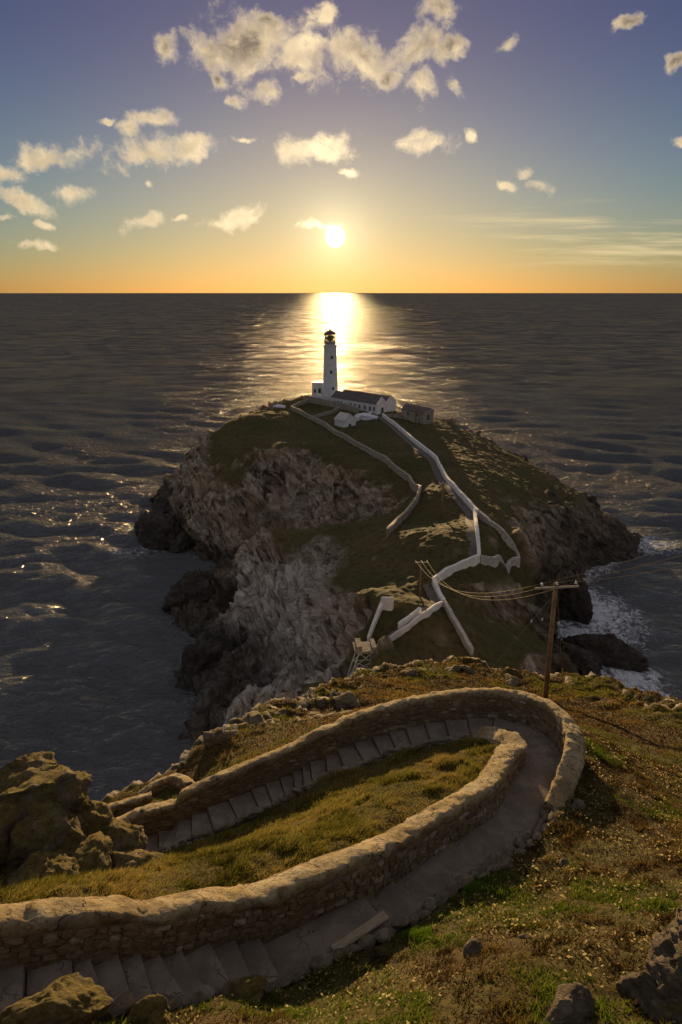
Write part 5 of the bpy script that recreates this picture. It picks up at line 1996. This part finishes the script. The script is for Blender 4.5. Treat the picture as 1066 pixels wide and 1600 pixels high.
def build_grass():
    rg = np.random.default_rng(21)
    P3 = lambda x, y, s: np.stack([x / s, y / s, np.zeros_like(x)], 1)
    # --- long combed grass on the mound inside the bend
    x, y, z = scatter(760000, -11, 7, 8, 19.5, rg)
    side, ps = look(_SIDE, x, y), look(_PS, x, y)
    mound = (side > 0)
    x, y, z = x[mound], y[mound], z[mound]
    tus = fbm(P3(x, y, 0.55), 3, seed=101)
    tus2 = fbm(P3(x + y, (y - x) * 3, 0.9), 2, seed=108)
    keep = rg.uniform(0, 1, len(x)) < 0.42 + 0.5 * sstep(tus + 0.6 * tus2, -0.2, 0.4)
    x, y, z, tus, tus2 = x[keep], y[keep], z[keep], tus[keep], tus2[keep]
    n = len(x)
    sel = slice(0, 170000)
    x, y, z, tus, tus2 = x[sel], y[sel], z[sel], tus[sel], tus2[sel]
    n = len(x)
    h = (0.05 + 0.075 * sstep(tus + 0.5 * tus2, -0.25, 0.55)) * rg.uniform(0.55, 1.3, n)
    wind = np.stack([0.06 + rg.normal(size=n) * 0.06, 0.03 + rg.normal(size=n) * 0.06], 1) * (h / 0.11)[:, None]
    z = z + 0.08 * np.clip(tus, 0, 1)
    t = np.clip(0.5 + 0.55 * fbm(P3(x, y, 1.3), 3, seed=103) + 0.22 * rg.normal(size=n), 0, 1)
    tone = pal(t, [(0.05, 0.04, 0.012), (0.075, 0.085, 0.014), (0.14, 0.135, 0.022), (0.26, 0.215, 0.05), (0.30, 0.22, 0.075), (0.13, 0.085, 0.03)])
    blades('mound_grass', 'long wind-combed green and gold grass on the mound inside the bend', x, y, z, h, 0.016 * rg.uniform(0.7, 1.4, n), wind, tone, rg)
    # --- low heath and turf on the bank outside the path
    x, y, z = scatter(620000, -8, 17, 5, 21, rg)
    side = look(_SIDE, x, y)
    m = (side < 0) & ((y < 19.5) | (x > 5))
    x, y, z = x[m], y[m], z[m]
    nz = fbm(P3(x, y, 0.8), 4, 0.6, seed=111)
    gr = fbm(P3(x, y, 1.6), 3, seed=112)
    keep = rg.uniform(0, 1, len(x)) < 0.35 + 0.5 * sstep(np.abs(nz), 0.05, 0.4)
    x, y, z, nz, gr = (q[keep][:190000] for q in (x, y, z, nz, gr))
    n = len(x)
    lump = fbm(P3(x, y, 0.34), 2, seed=113)
    z = z + 0.05 * np.clip(lump, 0, 1)
    h = (0.045 + 0.07 * sstep(lump + nz, -0.2, 0.7)) * rg.uniform(0.5, 1.4, n)
    lean = rg.normal(size=(n, 2)) * 0.05 + np.array([0.03, 0.0])
    t = np.clip(0.38 + 0.55 * nz + 0.16 * rg.normal(size=n), 0, 1)
    brown = pal(t, [(0.028, 0.018, 0.009), (0.055, 0.035, 0.015), (0.095, 0.062, 0.022), (0.16, 0.11, 0.035), (0.24, 0.17, 0.06)])
    green = pal(np.clip(0.5 + 0.25 * rg.normal(size=n), 0, 1), [(0.05, 0.075, 0.010), (0.085, 0.125, 0.014), (0.15, 0.18, 0.025)])
    gsel = sstep(gr + 0.35 * nz + 0.12 * rg.normal(size=n), 0.08, 0.30)[:, None]
    tone = brown * (1 - gsel) + green * gsel
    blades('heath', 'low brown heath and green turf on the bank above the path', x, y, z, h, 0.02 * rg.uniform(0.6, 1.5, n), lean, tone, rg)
    # --- pale dead leaves caught in the heath
    k = rg.choice(n, 9500, replace=False)
    k = k[(fbm(P3(x[k], y[k], 0.9), 2, seed=131) > -0.12)]
    m = len(k)
    sz = rg.uniform(0.016, 0.042, m)
    c = np.stack([x[k], y[k], z[k] + h[k] * 0.6 + 0.015], 1)
    a1 = rg.normal(size=(m, 3))
    a1[:, 2] *= 0.5
    a1 /= np.linalg.norm(a1, axis=1, keepdims=True)
    a2 = np.cross(a1, rg.normal(size=(m, 3)))
    a2 /= np.linalg.norm(a2, axis=1, keepdims=True)
    V = np.stack([c - a1 * sz[:, None], c + a2 * sz[:, None] * 0.5, c + a1 * sz[:, None], c - a2 * sz[:, None] * 0.5], 1)
    i = np.arange(m)[:, None] * 4
    me = mesh_np('dead_leaves', V.reshape(-1, 3), i + np.array([[0, 1, 2, 3]]))
    tn = pal(rg.uniform(0, 1, m), [(0.30, 0.22, 0.09), (0.45, 0.37, 0.17), (0.55, 0.49, 0.27)])
    attr(me, 'tone', np.repeat(tn, 4, 0))
    o = link('dead_leaves', me, M_BLADE)
    tag(o, 'scattered pale dead leaves lying in the heath bank', 'leaves', kind='stuff')
    # --- heather and grass on the slope beyond the outer wall
    x, y, z = scatter(420000, -14, 32, 14, 50, rg)
    side = look(_SIDE, x, y)
    m = (side < 0) & ((y >= 19.3) | (x < -1)) & (look(_PD, x, y) > 0.7) & (look(_ED, x, y) > -0.3)
    x, y, z = x[m][:100000], y[m][:100000], z[m][:100000]
    n = len(x)
    r = np.hypot(x, y)
    nz = fbm(P3(x, y, 1.6), 4, 0.6, seed=121)
    gr = fbm(P3(x, y, 3.5), 3, seed=122)
    h = (0.07 + 0.10 * sstep(nz, -0.1, 0.5)) * rg.uniform(0.5, 1.3, n)
    lean = rg.normal(size=(n, 2)) * 0.07 + np.array([0.03, 0.02])
    t = np.clip(0.42 + 0.6 * nz + 0.16 * rg.normal(size=n), 0, 1)
    brown = pal(t, [(0.030, 0.018, 0.009), (0.065, 0.038, 0.016), (0.12, 0.075, 0.025), (0.20, 0.135, 0.04), (0.28, 0.20, 0.07)])
    green = pal(np.clip(0.5 + 0.25 * rg.normal(size=n), 0, 1), [(0.055, 0.07, 0.012), (0.11, 0.12, 0.02), (0.19, 0.18, 0.035)])
    gsel = sstep(gr + 0.4 * nz, 0.0, 0.4)[:, None] * 0.8
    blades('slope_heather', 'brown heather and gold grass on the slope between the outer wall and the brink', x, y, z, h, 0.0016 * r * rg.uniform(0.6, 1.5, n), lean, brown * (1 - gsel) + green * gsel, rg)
    # --- bright green cushions by the edging stones
    for (px, py, rad, lab) in [(652, 1462, 0.34, 'bright green moss cushion beside the timber board'), (744, 1390, 0.30, 'green grass tuft beside the edging stones below the flat topped stone')]:
        c = on_main(px, py)
        m = 5000
        rr = rad * np.sqrt(rg.uniform(0, 1, m))
        an = rg.uniform(0, 6.283, m)
        rr = rr * (1 + 0.3 * np.sin(an * 3 + px))
        x, y = c[0] + rr * np.cos(an), c[1] + rr * np.sin(an) * 0.8
        z = look(_GH, x, y) + 0.07 * np.clip(1 - (rr / rad) ** 2, 0, 1)
        tone = pal(rg.uniform(0, 1, m), [(0.05, 0.09, 0.008), (0.10, 0.17, 0.014), (0.16, 0.22, 0.03)])
        o = blades('green_cushion', lab, x, y, z, 0.05 * rg.uniform(0.5, 1.2, m), 0.012 * rg.uniform(0.7, 1.3, m), rg.normal(size=(m, 2)) * 0.03, tone, rg)
        del o['kind']
        o['category'] = 'plant'


build_grass()
